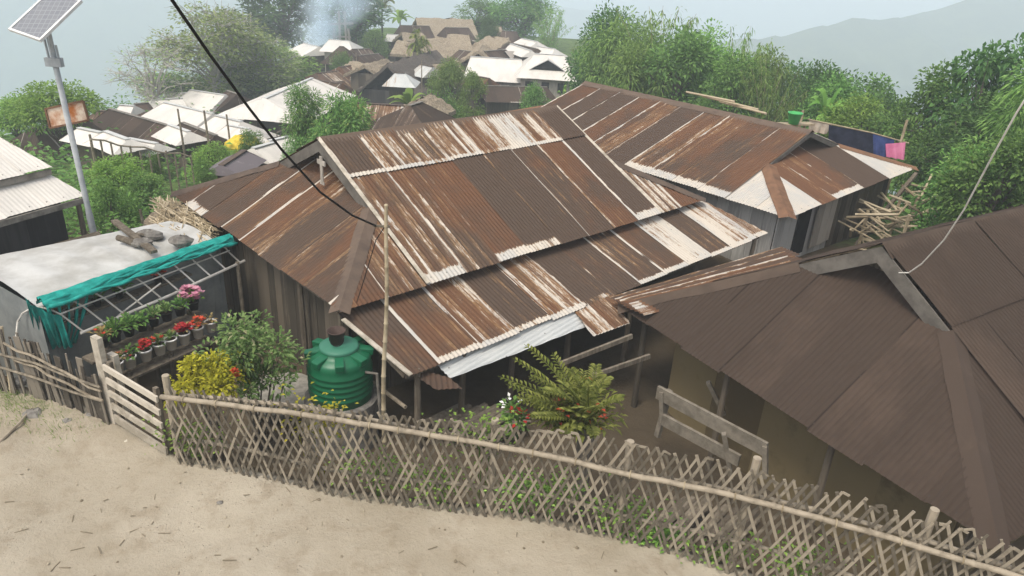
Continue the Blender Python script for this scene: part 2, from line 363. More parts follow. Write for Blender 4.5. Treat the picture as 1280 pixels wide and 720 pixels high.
# ------------------------------------------------------------------ terrain
FENCE = [(-3.95, 6.95), (-1.9, 6.55), (-.6, 6.42), (.7, 6.3), (2.2, 5.9), (3.9, 5.3), (6.2, 4.35), (9, 3.1)]
LFENCE = [(-9.5, 8.9), (-6.9, 8.25), (-6.15, 8.02), (-5.05, 7.58), (-3.95, 6.95)]
LINE = LFENCE[:-1]+FENCE
def yline(x):
    if x <= LINE[0][0]: return LINE[0][1]
    for (x0, y0), (x1, y1) in zip(LINE, LINE[1:]):
        if x <= x1: return lerp(y0, y1, (x-x0)/(x1-x0))
    return LINE[-1][1]-(x-LINE[-1][0])*.45
def itp(x, xs, ys): return float(np.interp(x, xs, ys))
def ground(x, y):
    yl = yline(x)
    base = itp(y, [8, 12, 19, 26, 33, 45, 57, 75, 95, 115, 260, 900, 5000], [-.75, -.9, -1.7, -2.9, -4.0, -5.2, -6.1, -6.1, -5.4, -5.8, -70, -170, -200])
    if x > 0 and y < 40: base += sstep(-2, 3, x)*sstep(12, 17, y)*(1-sstep(27, 40, y))*.9
    base -= sstep(-2, 4, x)*(1-sstep(10, 14, y))*.5
    t = sstep(.12, .75, y-yl)
    h = lerp(0.0, base, t)
    # the ridge falls away on both sides
    xl = itp(y, [0, 14, 25, 35, 60, 100, 140], [-24, -24, -25, -27, -26, -22, -18])
    xr = itp(y, [0, 14, 20, 35, 60, 100, 140], [26, 16, 13.5, 13, 11, 10, 8])
    d = max(0, xl-x, (x-xr))
    h -= min(140, d*itp(d, [0, 8, 40], [.25, .5, .62]))
    h += .03*math.sin(x*1.3+y*.7)*math.sin(y*1.1-x*.4)*(1-sstep(20, 40, y))
    return h
def axis(fine0, fine1, step, lo, hi, g):
    a = list(np.arange(fine0, fine1+1e-6, step)); s_ = step
    while a[-1] < hi: s_ *= g; a.append(a[-1]+s_)
    s_ = step
    while a[0] > lo: s_ *= g; a.insert(0, a[0]-s_)
    return a
xs = axis(-10, 8, .12, -4500, 4500, 1.09); ys = axis(1.5, 11, .1, -30, 6000, 1.07)
gn = np.random.RandomState(3)
vs = []; zone = []
for y in ys:
    for x in xs:
        h = ground(x, y); yl = yline(x)
        near = (-10 < x < 8 and 0 < y < 11)
        if near: h += float(gn.normal(0, .006)) + .035*math.sin(x*2.1+1.3*math.sin(y*1.7))*math.sin(y*2.6+.8*math.sin(x*2.3))
        vs.append((x, y, h))
        p = 1-sstep(-.05, .25, y-yl)
        gr = sstep(14, 22, y)*sstep(3, 9, abs(x+5)) if y < 40 else .75
        gr = max(gr, sstep(9, 13, x)*sstep(8, 12, y), sstep(-15, -19, x)*sstep(10, 14, y))
        if x < -5.6 and 0 < yl-y < 1.3: gr = max(gr, .45*(1-(yl-y)/1.3))
        if y > 100: gr = 1
        pl = max(math.exp(-((x+12)**2/14+(y-54)**2/50)), math.exp(-((x+10.8)**2/5+(y-23)**2/10)))*.95
        pl = max(pl, .9*math.exp(-((x+11)**2/40+(y-83)**2/80)))
        zone.append((p, gr, pl, 1))
nx = len(xs)
fs = [(j*nx+i, j*nx+i+1, (j+1)*nx+i+1, (j+1)*nx+i) for j in range(len(ys)-1) for i in range(nx-1)]
me = bpy.data.meshes.new('ground'); me.from_pydata(vs, [], fs); me.materials.append(M['ground'])
at = me.attributes.new('zone', 'FLOAT_COLOR', 'POINT'); at.data.foreach_set('color', [q for t_ in zone for q in t_])
me.polygons.foreach_set('use_smooth', [True]*len(me.polygons)); me.update()
go = bpy.data.objects.new('ground', me); C.objects.link(go); go['kind'] = 'structure'

# far hills (a ridge each, with its own flanks)
def ridge(pts, seed, width=420, low=-230):
    q = np.random.RandomState(seed); mb = MB(); n = 90; ny = 14
    P = [UY(x, y, Y) for x, y, Y in pts]
    for i in range(n+1):
        t = i/n*(len(P)-1); a = min(int(t), len(P)-2); c = P[a].lerp(P[a+1], t-a)
        c.z += (math.sin(i*.31+seed)*1.5+math.sin(i*.83+seed)*.8+q.normal(0, .35))*(c.y/500)
        for j in range(ny+1):
            s_ = (j/ny-.5)*2; dz = (abs(s_)**1.25)
            mb.v.append((c.x+s_*-.2*width+q.normal(0, 1), c.y+s_*width, lerp(c.z, low, dz)+14*math.sin(i*.42+s_*5+seed)*abs(s_)+8*math.sin(i*.9-s_*9)*abs(s_))); mb.c.append(.5)
    for i in range(n):
        for j in range(ny):
            a = i*(ny+1)+j; mb.f.append((a, a+ny+1, a+ny+2, a+1)); mb.mi.append(0)
    o = mb.build('hills', M['hill'], None, True); o['kind'] = 'structure'; return o
ridge([(820, 78, 520), (930, 52, 540), (1000, 38, 550), (1100, 22, 570), (1160, 18, 590), (1280, -22, 620), (1400, -60, 650), (1560, -80, 680)], 4, 330, -190)
ridge([(-500, -110, 760), (-260, -100, 760), (-40, -70, 780), (160, -52, 860), (330, -40, 960), (500, -10, 1100), (700, 10, 1250), (880, 30, 1300)], 8, 420)

# ------------------------------------------------------------------ tin roofing
def tin_slope(name, mat, org, eu, ed, poly, rows, spec, parent, colw=.76, u0=0.0, flat=False, amp=.009, seed=0, lift=0.0, cols=None):
    """sheets of corrugated tin on a slope: org = eave corner, eu along the eave, ed up the slope, poly = convex outline in (u, v)"""
    q = random.Random(seed); eu = Vector(eu).normalized(); ed = Vector(ed).normalized(); en = eu.cross(ed).normalized()
    if en.z < 0: en = -en
    bm = bmesh.new(); la = bm.verts.layers.float_color.new('suv'); lb = bm.verts.layers.float_color.new('sheet')
    umin = min(p[0] for p in poly); umax = max(p[0] for p in poly)
    if cols is None:
        cols = []; x = u0
        while x > umin: x -= colw
        while x < umax-1e-6: cols.append((x, x+colw)); x += colw
    pitch = .076
    for ci, (a, b) in enumerate(cols):
        for ri, (v0, v1) in enumerate(rows):
            sp = dict(rust=.8, edge=0, bot=0, tone=q.random()); sp.update(spec(ci, ri, q) or {})
            n = 1 if flat else max(2, int(round((b-a)/pitch*6)))
            nv = 2 if flat else max(2, int((v1-v0)/.5))
            dz = lift + (ri*.014) + (ci % 2)*.004 + q.uniform(0, .004)
            tl = q.uniform(-.006, .006); grid = []
            ov = 0 if ri == 0 else .12
            dv = q.uniform(-.03, .03) if ri == 0 else q.uniform(-.02, .02)
            for j in range(nv+1):
                row = []
                for i in range(n+1):
                    u = lerp(a-.012, b+.02, i/n); v = lerp(v0-ov+dv, v1+.02, j/nv)
                    hh = 0 if flat else amp*math.cos(2*math.pi*u/pitch)
                    hh += dz+tl*(i/n-.5)*2-.010*(j/nv) + .006*math.sin(j*1.9+ci)
                    vt = bm.verts.new((u, v, hh)); vt[la] = (u, v, i/n, j/nv); vt[lb] = (sp['rust'], sp['edge'], sp['bot'], sp['tone']); row.append(vt)
                grid.append(row)
            for j in range(nv):
                for i in range(n): bm.faces.new((grid[j][i], grid[j][i+1], grid[j+1][i+1], grid[j+1][i]))
    cx = sum(p[0] for p in poly)/len(poly); cy = sum(p[1] for p in poly)/len(poly)
    for (ax, ay), (bx, by) in zip(poly, poly[1:]+poly[:1]):
        nn = Vector((by-ay, -(bx-ax), 0))
        if nn.length < 1e-6: continue
        nn.normalize()
        if (Vector((cx, cy, 0))-Vector((ax, ay, 0))).dot(nn) > 0: nn = -nn
        bmesh.ops.bisect_plane(bm, geom=bm.verts[:]+bm.edges[:]+bm.faces[:], plane_co=(ax, ay, 0), plane_no=nn, clear_outer=True)
    p = parent; base = Vector((0, 0, 0))
    while p is not None: base += p.location; p = p.parent
    o_ = Vector(org)-base
    for vt in bm.verts: vt.co = o_+eu*vt.co.x+ed*vt.co.y+en*vt.co.z
    me = bpy.data.meshes.new(name); bm.normal_update(); bm.to_mesh(me); bm.free()
    me.materials.append(mat)
    if not flat: me.polygons.foreach_set('use_smooth', [True]*len(me.polygons))
    o = bpy.data.objects.new(name, me); C.objects.link(o)
    if parent is not None: o.parent = parent
    return o

def cap_strip(name, mat, p0, p1, d1, d2, w1, w2, parent, lift=.03, seed=0, n=8):
    """folded tin strip over a ridge or hip; d1, d2 point down the two slopes"""
    q = random.Random(seed); mb = MB(); p0 = Vector(p0); p1 = Vector(p1); ax = (p1-p0).normalized()
    d1 = Vector(d1); d2 = Vector(d2)
    d1 = (d1-ax*d1.dot(ax)).normalized(); d2 = (d2-ax*d2.dot(ax)).normalized()
    up = Vector((0, 0, lift)); rows = []
    for i in range(n+1):
        c = p0.lerp(p1, i/n); j = q.uniform(-.008, .008)
        rows.append([c+up*.6+d1*(w1+q.uniform(-.012, .012))+Vector((0, 0, j)), c+up+d1*.05, c+up*1.25, c+up+d2*.05, c+up*.6+d2*(w2+q.uniform(-.012, .012))+Vector((0, 0, j))])
    vs = [p for r_ in rows for p in r_]; fs = []
    for i in range(n):
        for k_ in range(4): fs.append((i*5+k_, i*5+k_+1, (i+1)*5+k_+1, (i+1)*5+k_))
    mb.cur = q.random(); mb.add(vs, fs)
    return mb.build(name, mat, parent)

class Dutch:
    """a hipped roof with small gables at both ends of its ridge"""
    def __init__(s, A, z0, phi, L, W, h, gl, gr, s_):
        s.A = Vector((A[0], A[1], z0)); s.ex = Vector((math.cos(phi), math.sin(phi), 0)); s.ey = Vector((-math.sin(phi), math.cos(phi), 0))
        s.L, s.W, s.h, s.gl, s.gr, s.s = L, W, h, gl, gr, s_; s.phi = phi
        s.sl = math.hypot(W/2, h)
    def q(s, x, y, z=0): return s.A+s.ex*x+s.ey*y+Vector((0, 0, z))
    def roof(s, house, mat, specs, rows, capmat, hipmat, capw=.2, hipw=.2, seed=1, barge=.2, hip_sides='lr', cols=None, amp=.009):
        rf = bpy.data.objects.new('roof', None); C.objects.link(rf); rf.parent = house
        ez = Vector((0, 0, 1)); L, W, h, gl, gr, sl_ = s.L, s.W, s.h, s.gl, s.gr, s.sl
        df = (s.ey*W/2+ez*h)/sl_; db = (-s.ey*W/2+ez*h)/sl_
        ff = specs.get('front'); nn = specs.get('tri', ff)
        tin_slope('front_slope', mat, s.q(0, 0), s.ex, df, [(gl, -.04), (L-gr, -.04), (L-gr, sl_), (gl, sl_)], rows, ff, rf, amp=amp, u0=gl, seed=seed, lift=.03, cols=cols)
        tin_slope('front_slope', mat, s.q(0, 0), s.ex, df, [(0, 0), (gl+.1, 0), (gl+.1, s.s*sl_*(1+.1/gl))], [(0, sl_)], nn, rf, amp=amp, u0=gl, seed=seed+1)
        tin_slope('front_slope', mat, s.q(0, 0), s.ex, df, [(L-gr-.1, 0), (L, 0), (L-gr-.1, s.s*sl_*(1+.1/gr))], [(0, sl_)], nn, rf, amp=amp, u0=L-gr, seed=seed+2)
        bs = specs.get('back', ff)
        tin_slope('back_slope', mat, s.q(L, W), -s.ex, db, [(gr, -.04), (L-gl, -.04), (L-gl, sl_), (gr, sl_)], rows, bs, rf, amp=amp, u0=gr, seed=seed+3, lift=.03)
        tin_slope('back_slope', mat, s.q(L, W), -s.ex, db, [(0, 0), (gr+.1, 0), (gr+.1, s.s*sl_*(1+.1/gr))], [(0, sl_)], bs, rf, amp=amp, u0=gr, seed=seed+4)
        tin_slope('back_slope', mat, s.q(L, W), -s.ex, db, [(L-gl-.1, 0), (L, 0), (L-gl-.1, s.s*sl_*(1+.1/gl))], [(0, sl_)], bs, rf, amp=amp, u0=L-gl, seed=seed+5)
        for side, g in (('l', gl), ('r', gr)):
            hl = math.hypot(g, s.s*h); d = .45; e = s.s*(1+d/g); ll = hl*(1+d/g)
            org, eu, inn = (s.q(0, W), -s.ey, s.ex) if side == 'l' else (s.q(L, 0), s.ey, -s.ex)
            dd = (inn*g+ez*s.s*h)/hl
            tin_slope('hip_slope', mat, org, eu, dd, [(0, -.03), (W, -.03), (W-e*W/2, ll), (e*W/2, ll)], specs.get('hiprows', [(0, ll+.1)]), specs.get('hip'+side, ff), rf, amp=amp, u0=0, seed=seed+6, lift=.008)
            # gable boards and the dark triangle behind them
            x0 = g if side == 'l' else L-g; sg = 1 if side == 'l' else -1
            gw = MB(); y0 = s.s*W/2*(1+.4/g)
            zz = s.s*h*(1+.4/g)
            a_, b_, c_ = s.q(x0+sg*.4, y0, zz), s.q(x0+sg*.4, W-y0, zz), s.q(x0+sg*.4, W/2, h-.03)
            for off in (0, .03):
                o3 = s.ex*sg*off; gw.add([a_+o3, b_+o3, c_+o3], [(0, 1, 2)])
            gw.build('gable_wall', M['darkwood'], rf)
            for ya, fr in ((0, 1), (W, -1)):
                bb = MB(); p0 = s.q(x0-sg*.02, ya+fr*s.s*W/2*.97, s.s*h*.97); p1 = s.q(x0-sg*.02, W/2, h)
                dn = Vector((0, 0, -barge))
                o3 = s.ex*sg*.025
                vs = [p0, p1, p1+dn, p0+dn, p0+o3, p1+o3, p1+dn+o3, p0+dn+o3]
                bb.add(vs, [(0, 1, 2, 3), (7, 6, 5, 4), (0, 4, 5, 1), (3, 2, 6, 7), (0, 3, 7, 4), (1, 5, 6, 2)])
                bb.build('barge_board', M['barge'], rf)
                # hip cap
                c0 = s.q(0 if side == 'l' else L, ya, .0); c1 = s.q(x0, ya+fr*s.s*W/2, s.s*h)
                dslope = -(df if fr == 1 else db); dh = -dd
                cap_strip('hip_cap', hipmat, c0, c1, dslope, dh, hipw, hipw, rf, .035, seed+int(10*x0)+fr)
        cap_strip('ridge_cap', capmat, s.q(gl-.04, W/2, h), s.q(L-gr+.04, W/2, h), -df, -db, capw, capw, rf, .05, seed+20, 16)
        return rf

def spec_uniform(r0, r1, e=0, b=0, pe=0, pb=0, tone=None):
    def f_(c, r, q):
        d = dict(rust=q.uniform(r0, r1), edge=e if q.random() < pe else 0, bot=b if q.random() < pb else 0)
        if tone: d['tone'] = q.uniform(*tone)
        return d
    return f_
def wall_planks(mb, p0, p1, z0, z1, w_=.2, th=.03, seed=0, gap=.008):
    q = random.Random(seed); p0 = Vector(p0); p1 = Vector(p1); d = p1-p0; d.z = 0; L = d.length; n = max(1, int(L/w_)); a = math.atan2(d.y, d.x)
    for i in range(n):
        c = p0+d*((i+.5)/n); mb.cur = q.random()
        zb = z0+q.uniform(-.02, .02)
        mb.box((c.x, c.y, (zb+z1)/2), (L/n-gap, th+q.uniform(0, .012), z1-zb), a)
def posts(house, pts, zt, mat, r_=.06, name='post', drop=0):
    for i, p in enumerate(pts):
        mb = MB(); mb.cur = rnd.random(); z0 = ground(p[0], p[1])-.1
        mb.tube([(p[0], p[1], z0), (p[0]+rnd.uniform(-.03, .03), p[1], zt)], [r_*1.1, r_*.9], 8); mb.build(name, mat, house)

# ---- main house
H1 = Dutch((-2.416, 9.026), 1.1, .768, 9.1, 6.37, 1.574, 1.557, 1.64, .5)
h1 = thing('village_house', H1.q(4.5, 3.2, -1.9), 'large house in the middle, streaky rusty tin roof above a low verandah roof', 'house', 'tin roofed houses in the foreground')
F1 = {0: dict(rust=.66, edge=.5, bot=.9, tone=.72), 1: dict(rust=.74, edge=.45, bot=0, tone=.66), 2: dict(rust=.86, edge=.25, bot=.75, tone=.82), 3: dict(rust=1.05, edge=.1, bot=.55, tone=.12),
      4: dict(rust=.98, edge=.4, bot=0, tone=.2), 5: dict(rust=.9, edge=.45, bot=0, tone=.5), 6: dict(rust=.86, edge=.2, bot=0, tone=.75), 7: dict(rust=1.0, edge=.85, bot=.85, tone=.25)}
F1u = {0: dict(rust=.85, edge=.5, bot=.9, tone=.45), 1: dict(rust=.55, edge=.2, bot=.5, tone=.6), 2: dict(rust=.54, bot=.2, tone=.5), 3: dict(rust=.52, bot=.2, tone=.61), 4: dict(rust=.62, bot=.1, tone=.8),
       5: dict(rust=.44, bot=.2, tone=.66), 6: dict(rust=.62, edge=.1, bot=.5, tone=.7), 7: dict(rust=1.05, edge=.5, bot=0, tone=.2)}
def f1(c, r, q): return dict((F1 if r == 0 else F1u).get(c, {}))
HL1 = [.95, .95, .86, .82, .72, .88, .84, .9, .84]
def hl1(c, r, q): return dict(rust=HL1[c % 9], edge=[.1, .5, .3, .75, .3, .2, .3, .2, .5][c % 9], bot=[.0, .6, 0, 0, 0, 0, 0, 0, 0][c % 9], tone=[.4, .3, .6, .55, .7, .45, .62, .5, .8][c % 9])
def tri1(c, r, q): return dict(rust=q.choice([.55, .85, .7]), edge=.5, tone=q.choice([.9, .3, .6]))
w8 = (H1.L-H1.gl-H1.gr)/8
r1 = H1.roof(h1, M['tin'], dict(front=f1, hipl=hl1, tri=tri1, hipr=spec_uniform(.6, .9, .5, .5, .5, .5), back=spec_uniform(.6, .95, .5, .5, .5, .5)), [(0, 2.62), (2.62, 3.7)], M['cap'], M['cap'], .2, .155, 11, .2,
             cols=[(H1.gl+i*w8, H1.gl+(i+1)*w8) for i in range(8)])
# verandah roof
vz0, vz1, vout = .96, .58, 1.3
ed = (H1.q(0, 0, vz0-1.1)-H1.q(0, -vout, vz1-1.1)); vl = ed.length
VF = [dict(rust=.85, edge=.3, tone=.4), dict(rust=.76, edge=.5, bot=.6, tone=.55), dict(rust=.66, edge=.2, bot=.8, tone=.7), dict(rust=.84, edge=.1, bot=.5, tone=.3), dict(rust=.6, edge=.4, bot=.9, tone=.75), dict(rust=.93, edge=.5, bot=.3, tone=.3),
      dict(rust=.9, edge=.3, bot=.0, tone=.4), dict(rust=.8, edge=.5, bot=.7, tone=.5), dict(rust=.8, edge=.6, bot=.8, tone=.4), dict(rust=.33, edge=.4, bot=.8, tone=.5), dict(rust=.85, edge=.6, bot=.8, tone=.4), dict(rust=.45, edge=.5, bot=.6, tone=.8), dict(rust=.5, edge=.3, bot=.9, tone=.7)]
vr = tin_slope('verandah_roof', M['tin'], H1.q(0, -vout, vz1-1.1), H1.ex, ed, [(.32, 0), (9.75, 0), (9.3, vl+.2), (.06, vl+.2)], [(0, vl+.2)], lambda c, r, q: dict(VF[c % 13]), h1, u0=.06, seed=31, colw=.75)
def loose_sheet(name, mat, corners, label_parent, sp, seed, amp=.009):
    a, b, c, d = [Vector(p) for p in corners]    # a-b lower edge, a-d up
    eu = b-a; ed_ = d-a; ed_ -= eu*(ed_.dot(eu)/eu.length_squared)
    n = eu.normalized(); e2 = ed_.normalized()
    pl = [((p-a).dot(n), (p-a).dot(e2)) for p in (a, b, c, d)]
    return tin_slope(name, mat, a, n, e2, pl, [(min(p[1] for p in pl)-.05, max(p[1] for p in pl)+.05)], lambda *_: dict(sp), label_parent, colw=eu.length+.3, u0=min(p[0] for p in pl)-.02, seed=seed, amp=amp)
# the new pale sheet tucked under the verandah edge (its ridges run along the edge), and three rusty offcuts
a, b, c, d = U(563, 473, .42), U(741, 405, .42), U(716, 383, .56), U(540, 450, .56)
# corrugation along the long side: swap the axes
loose_sheet('patch_sheet', M['zinc'], (a, d, c, b), h1, dict(rust=.14, edge=0, bot=0, tone=.3), 41)
loose_sheet('patch_sheet', M['tin'], (U(545, 487, .40), U(578, 486, .38), U(562, 468, .5), U(492, 452, .56)), h1, dict(rust=.95, edge=0, bot=0, tone=.5), 42)
loose_sheet('patch_sheet', M['tin'], (U(741, 421, .40), U(787, 404, .42), U(766, 368, .60), U(716, 386, .58)), h1, dict(rust=.62, edge=.2, bot=.8, tone=.75), 43)
# walls and posts
wl = MB(); ins = .38
zf = -.95
wall_planks(wl, H1.q(ins, H1.W-.35), H1.q(ins, .38), zf, 1.22, .24, .03, 5)
wl.build('side_wall', M['darkwood'], h1)
wl = MB(); wall_planks(wl, H1.q(.42, .4), H1.q(H1.L-.4, .4), zf, 1.25, .22, .03, 6); wl.build('front_wall', M['darkwood'], h1)
wl = MB(); wall_planks(wl, H1.q(.42, H1.W-.4), H1.q(H1.L-.4, H1.W-.4), zf-1.5, 1.2, .3, .03, 7); wall_planks(wl, H1.q(H1.L-.4, .45), H1.q(H1.L-.4, H1.W-.45), zf-1, 1.2, .3, .03, 8); wl.build('back_wall', M['darkwood'], h1)
for (x, y) in ((.22, 1.55), (.22, .3)):
    p = H1.q(x, y); posts(h1, [p], 1.14, M['wood'], .05)
bw = MB(); bw.bar(H1.q(.2, 2.6, -.12), H1.q(.2, .2, -.12), .06, .09); bw.build('eave_beam', M['wood'], h1)
for x in (.5, 1.3, 2.3, 3.6, 5.2, 7.2, 9.3):
    posts(h1, [H1.q(x, -vout+.1)], vz1+.02, M['wood'], .05)
bw = MB(); bw.bar(H1.q(.3, -vout+.12, vz1-1.1-.05), H1.q(9.5, -vout+.12, vz1-1.1-.05), .06, .07); bw.bar(H1.q(.3, -vout+.12, -.05-1.1+vz1), H1.q(.25, .1, -.25), .05, .06); bw.build('verandah_beam', M['wood'], h1)
# white trim board on verandah left edge
tb = MB(); tb.bar(H1.q(.05, -.02, vz0-1.1+.035), H1.q(.30, -vout-.02, vz1-1.1+.035), .07, .02); tb.build('edge_trim', M['plank'], h1)
# verge strips on both main edges
for x in (H1.gl-.01, H1.L-H1.gr+.01):
    tb = MB(); tb.bar(H1.q(x, -.02, .05), H1.q(x, H1.W/2, H1.h+.05), .06, .015, up=(0, -.5, 1)); tb.build('verge_strip', M['plank'], r1)
# cross on the gable
cr = MB(); pc = H1.q(H1.gl-.1, H1.W/2-.22, H1.h-.28)
cr.box(pc+V(0, 0, -.17), (.02, .08, .46), H1.phi); cr.box(pc+V(0, 0, -.05), (.022, .26, .08), H1.phi); cr.box(pc+V(0, 0, -.42), (.021, .13, .05), H1.phi); cr.build('gable_cross', M['palewall'], h1)

# ---- second house, behind on the right
H2 = Dutch((-1.716, 22.389), 1.0, -.796, 10.72, 7.18, 1.097, 1.577, 1.557, .483)
h2 = thing('village_house', H2.q(5.3, 3.5, -2.2), 'house behind on the right, rusty roof in broad strips, white tin at its corner', 'house', 'tin roofed houses in the foreground')
F2 = [dict(rust=.9, edge=.6, tone=.6), dict(rust=1.02, edge=.85, tone=.25), dict(rust=1.04, edge=.85, tone=.3), dict(rust=.86, edge=.7, tone=.7), dict(rust=.78, edge=.4, tone=.7), dict(rust=1.05, edge=.5, bot=0, tone=.2), dict(rust=.72, edge=.5, bot=.9, tone=.75), dict(rust=.78, edge=.3, bot=.9, tone=.66), dict(rust=.84, edge=.2, bot=.9, tone=.6), dict(rust=.86, edge=.4, bot=.9, tone=.7), dict(rust=.84, edge=.4, bot=.9, tone=.7)]
HR2 = [dict(rust=-.2, tone=.3), dict(rust=-.1, tone=.3), dict(rust=.74, edge=.6, bot=0, tone=.9), dict(rust=.8, edge=.9, bot=1.2, tone=.8), dict(rust=.86, edge=.9, bot=1.2, tone=.7), dict(rust=1.15, edge=.5, bot=0, tone=.2), dict(rust=1.15, edge=0, bot=0, tone=.2), dict(rust=-.1, tone=.3), dict(rust=-.1, tone=.3), dict(rust=.05, tone=.3), dict(rust=.05, tone=.3)]
H2.roof(h2, M['tin'], dict(front=lambda c, r, q: dict(F2[c % 11]), hipr=lambda c, r, q: dict(HR2[c % 11]), tri=spec_uniform(.02, .1), back=spec_uniform(.5, .9)), [(0, 3.9)], M['cap'], M['capred'], .24, .2, 51, .12)
wl = MB(); wall_planks(wl, H2.q(H2.L-.45, .5), H2.q(H2.L-.45, 3.4), -1.6, 1.1, .3, .03, 9); wl.build('end_wall', M['greywall'], h2)
wl = MB(); wall_planks(wl, H2.q(H2.L-.45, 3.45), H2.q(H2.L-.45, H2.W-.5), -1.6, 1.1, .3, .03, 10); wl.build('end_wall', M['darkwood'], h2)
wl = MB(); wall_planks(wl, H2.q(.5, .5), H2.q(H2.L-.48, .5), -1.8, 1.1, .3, .03, 11); wl.build('front_wall', M['greywall'], h2)
wl = MB(); wall_planks(wl, H2.q(.5, H2.W-.5), H2.q(H2.L-.5, H2.W-.5), -2.6, 1.1, .4, .03, 12); wall_planks(wl, H2.q(.5, .5), H2.q(.5, H2.W-.5), -2.6, 1.1, .4, .03, 13); wl.build('back_wall', M['darkwood'], h2)
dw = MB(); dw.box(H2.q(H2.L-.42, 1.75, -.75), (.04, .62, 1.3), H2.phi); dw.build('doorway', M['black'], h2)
sh = MB(); wall_planks(sh, H2.q(H2.L-.36, 2.3), H2.q(H2.L-.36, 3.3), -.35, .82, .25, .03, 14); sh.build('shutter', M['palewall'], h2)

# ---- third house, large brown roof at the right front
k3 = 5.3/4.6
H3 = Dutch((4.439*k3, 4.921*k3), .6, .579, 12.9, 5.314*k3, 1.663*k3, 1.586*k3, 1.586*k3, .611)
h3 = thing('village_house', H3.q(6, 3, -1.7), 'house at the right front with plain dark brown corrugated roof', 'house', 'tin roofed houses in the foreground')
br3 = spec_uniform(1.0, 1.25, -1, 0, .5, 0, (.2, .8))
H3.roof(h3, M['tin_brown'], dict(front=br3), [(0, 2.4), (2.4, 3.9)], M['cap3'], M['cap3'], .24, .18, 71, .24, amp=.006)
wl = MB(); wall_planks(wl, H3.q(.8, H3.W-.7), H3.q(.8, .7), -1.7, 1.05, .9, .05, 15, .0); wl.build('side_wall', M['mudwall'], h3)
wl = MB(); wall_planks(wl, H3.q(.85, .7), H3.q(H3.L-.8, .7), -1.7, 1.0, .9, .05, 16, .0); wl.build('front_wall', M['mudwall'], h3)
wl = MB(); wall_planks(wl, H3.q(.85, H3.W-.7), H3.q(H3.L-.8, H3.W-.7), -1.9, .9, .6, .05, 17, .0); wl.build('back_wall', M['darkwood'], h3)
bw = MB()
for i in range(16):
    y = .5+i*(H3.W-1)/15; bw.box(H3.q(.76, y, -.05), (.02, .06, .62), H3.phi)
bw.bar(H3.q(.75, .5, -.38), H3.q(.75, H3.W-.5, -.38), .04, .05); bw.build('wall_slats', M['darkwood'], h3)
for y in (.35, 2.1, 3.9, 5.7): posts(h3, [H3.q(.3, y)], .58+.1, M['darkwood'], .05)
# sheets between the main and the third house
for i in range(5):
    px0, py0 = 762+i*6, 372+i*2; px1, py1 = 978+i*3, 308+i*6
    p0 = U(px0, py0, .72+i*.012); p1 = U(px1, py1, .85+i*.02)
    d_ = (p1-p0).normalized(); s_ = d_.cross(V(0, 0, 1)).normalized()
    o = loose_sheet('tin_sheet', M['tin'], (p0, p0+s_*.42, p1+s_*.42, p1), None, dict(rust=.82+.1*(i % 2), edge=.3, bot=.4 if i == 4 else 0, tone=.5+.1*i), 81+i)
    tag(o, ['topmost', 'second', 'third', 'fourth', 'lowest and nearest'][i]+' long rusty corrugated sheet lying between the two nearest roofs', 'tin sheet', 'loose tin sheets between the roofs')

# ---- white roofed house on the far left
e0, e1 = U(-60, 292, 1.4), U(109, 245, 1.4)
hl = thing('village_house', V(-10.5, 14, -1), 'house on the far left with white two-tier tin roof and dark wall', 'house')
dr = (e1-e0); dr.z = 0; dr.normalize(); dn = Vector((-dr.y, dr.x, 0))
e0 = e1-dr*6
spw = spec_uniform(.02, .12, 0, 0, 0, 0, (.2, .8))
rw, rh = .62, .33
ll = math.hypot(rw, rh)
tin_slope('lower_roof', M['tin_white'], e0, dr, dn*rw+V(0, 0, rh), [(0, 0), (6, 0), (5.8, ll+.08), (0, ll+.08)], [(0, ll+.1)], spw, hl, seed=91, amp=.003)
t0 = e0+dn*(rw-.08)+V(0, 0, rh+.14); rw2, rh2 = 1.75, .78; l2 = math.hypot(rw2, rh2)
tin_slope('upper_roof', M['tin_white'], t0, dr, dn*rw2+V(0, 0, rh2), [(0, 0), (5.83, 0), (5.45, l2), (0, l2)], [(0, 1.3), (1.3, l2+.1)], spw, hl, seed=92, amp=.003)
hp = t0+dr*5.83; ap = t0+dr*5.45+dn*rw2+V(0, 0, rh2)
hw = 2*rw2; hq = math.hypot(.38, rh2)
tin_slope('hip_slope', M['tin_white'], hp, dn, (-dr*.38+V(0, 0, rh2)), [(0, 0), (hw, 0), (hw/2+.05, hq), (hw/2-.05, hq)], [(0, hq+.1)], spw, hl, seed=93, amp=.006)
tin_slope('back_slope', M['tin_white'], t0+dn*hw+dr*5.83, -dr, (-dn*rw2+V(0, 0, rh2)), [(0, 0), (5.83, 0), (5.83, l2), (.38, l2)], [(0, l2+.1)], spw, hl, seed=94, amp=.006)
mb = MB(); i0 = e1+dn*.45-dr*.25
wall_planks(mb, i0-dr*6, i0, -1.2, 1.55, .6, .05, 18, 0); wall_planks(mb, i0, i0+dn*3.1, -1.2, 1.55, .6, .05, 19, 0); mb.build('wall', M['darkwall'], hl)
mb = MB(); mb.bar(e0+V(0, 0, -.06), e1+V(0, 0, -.06), .04, .1); mb.build('fascia', M['board'], hl)
posts(hl, [e1+dn*.1-dr*.15], 1.38, M['wood'], .05)
# tier board between the two roofs
mb = MB(); mb.bar(t0+V(0, 0, -.07)+dn*.03, t0+dr*5.8+V(0, 0, -.07)+dn*.03, .03, .1); mb.build('tier_board', M['board'], hl)

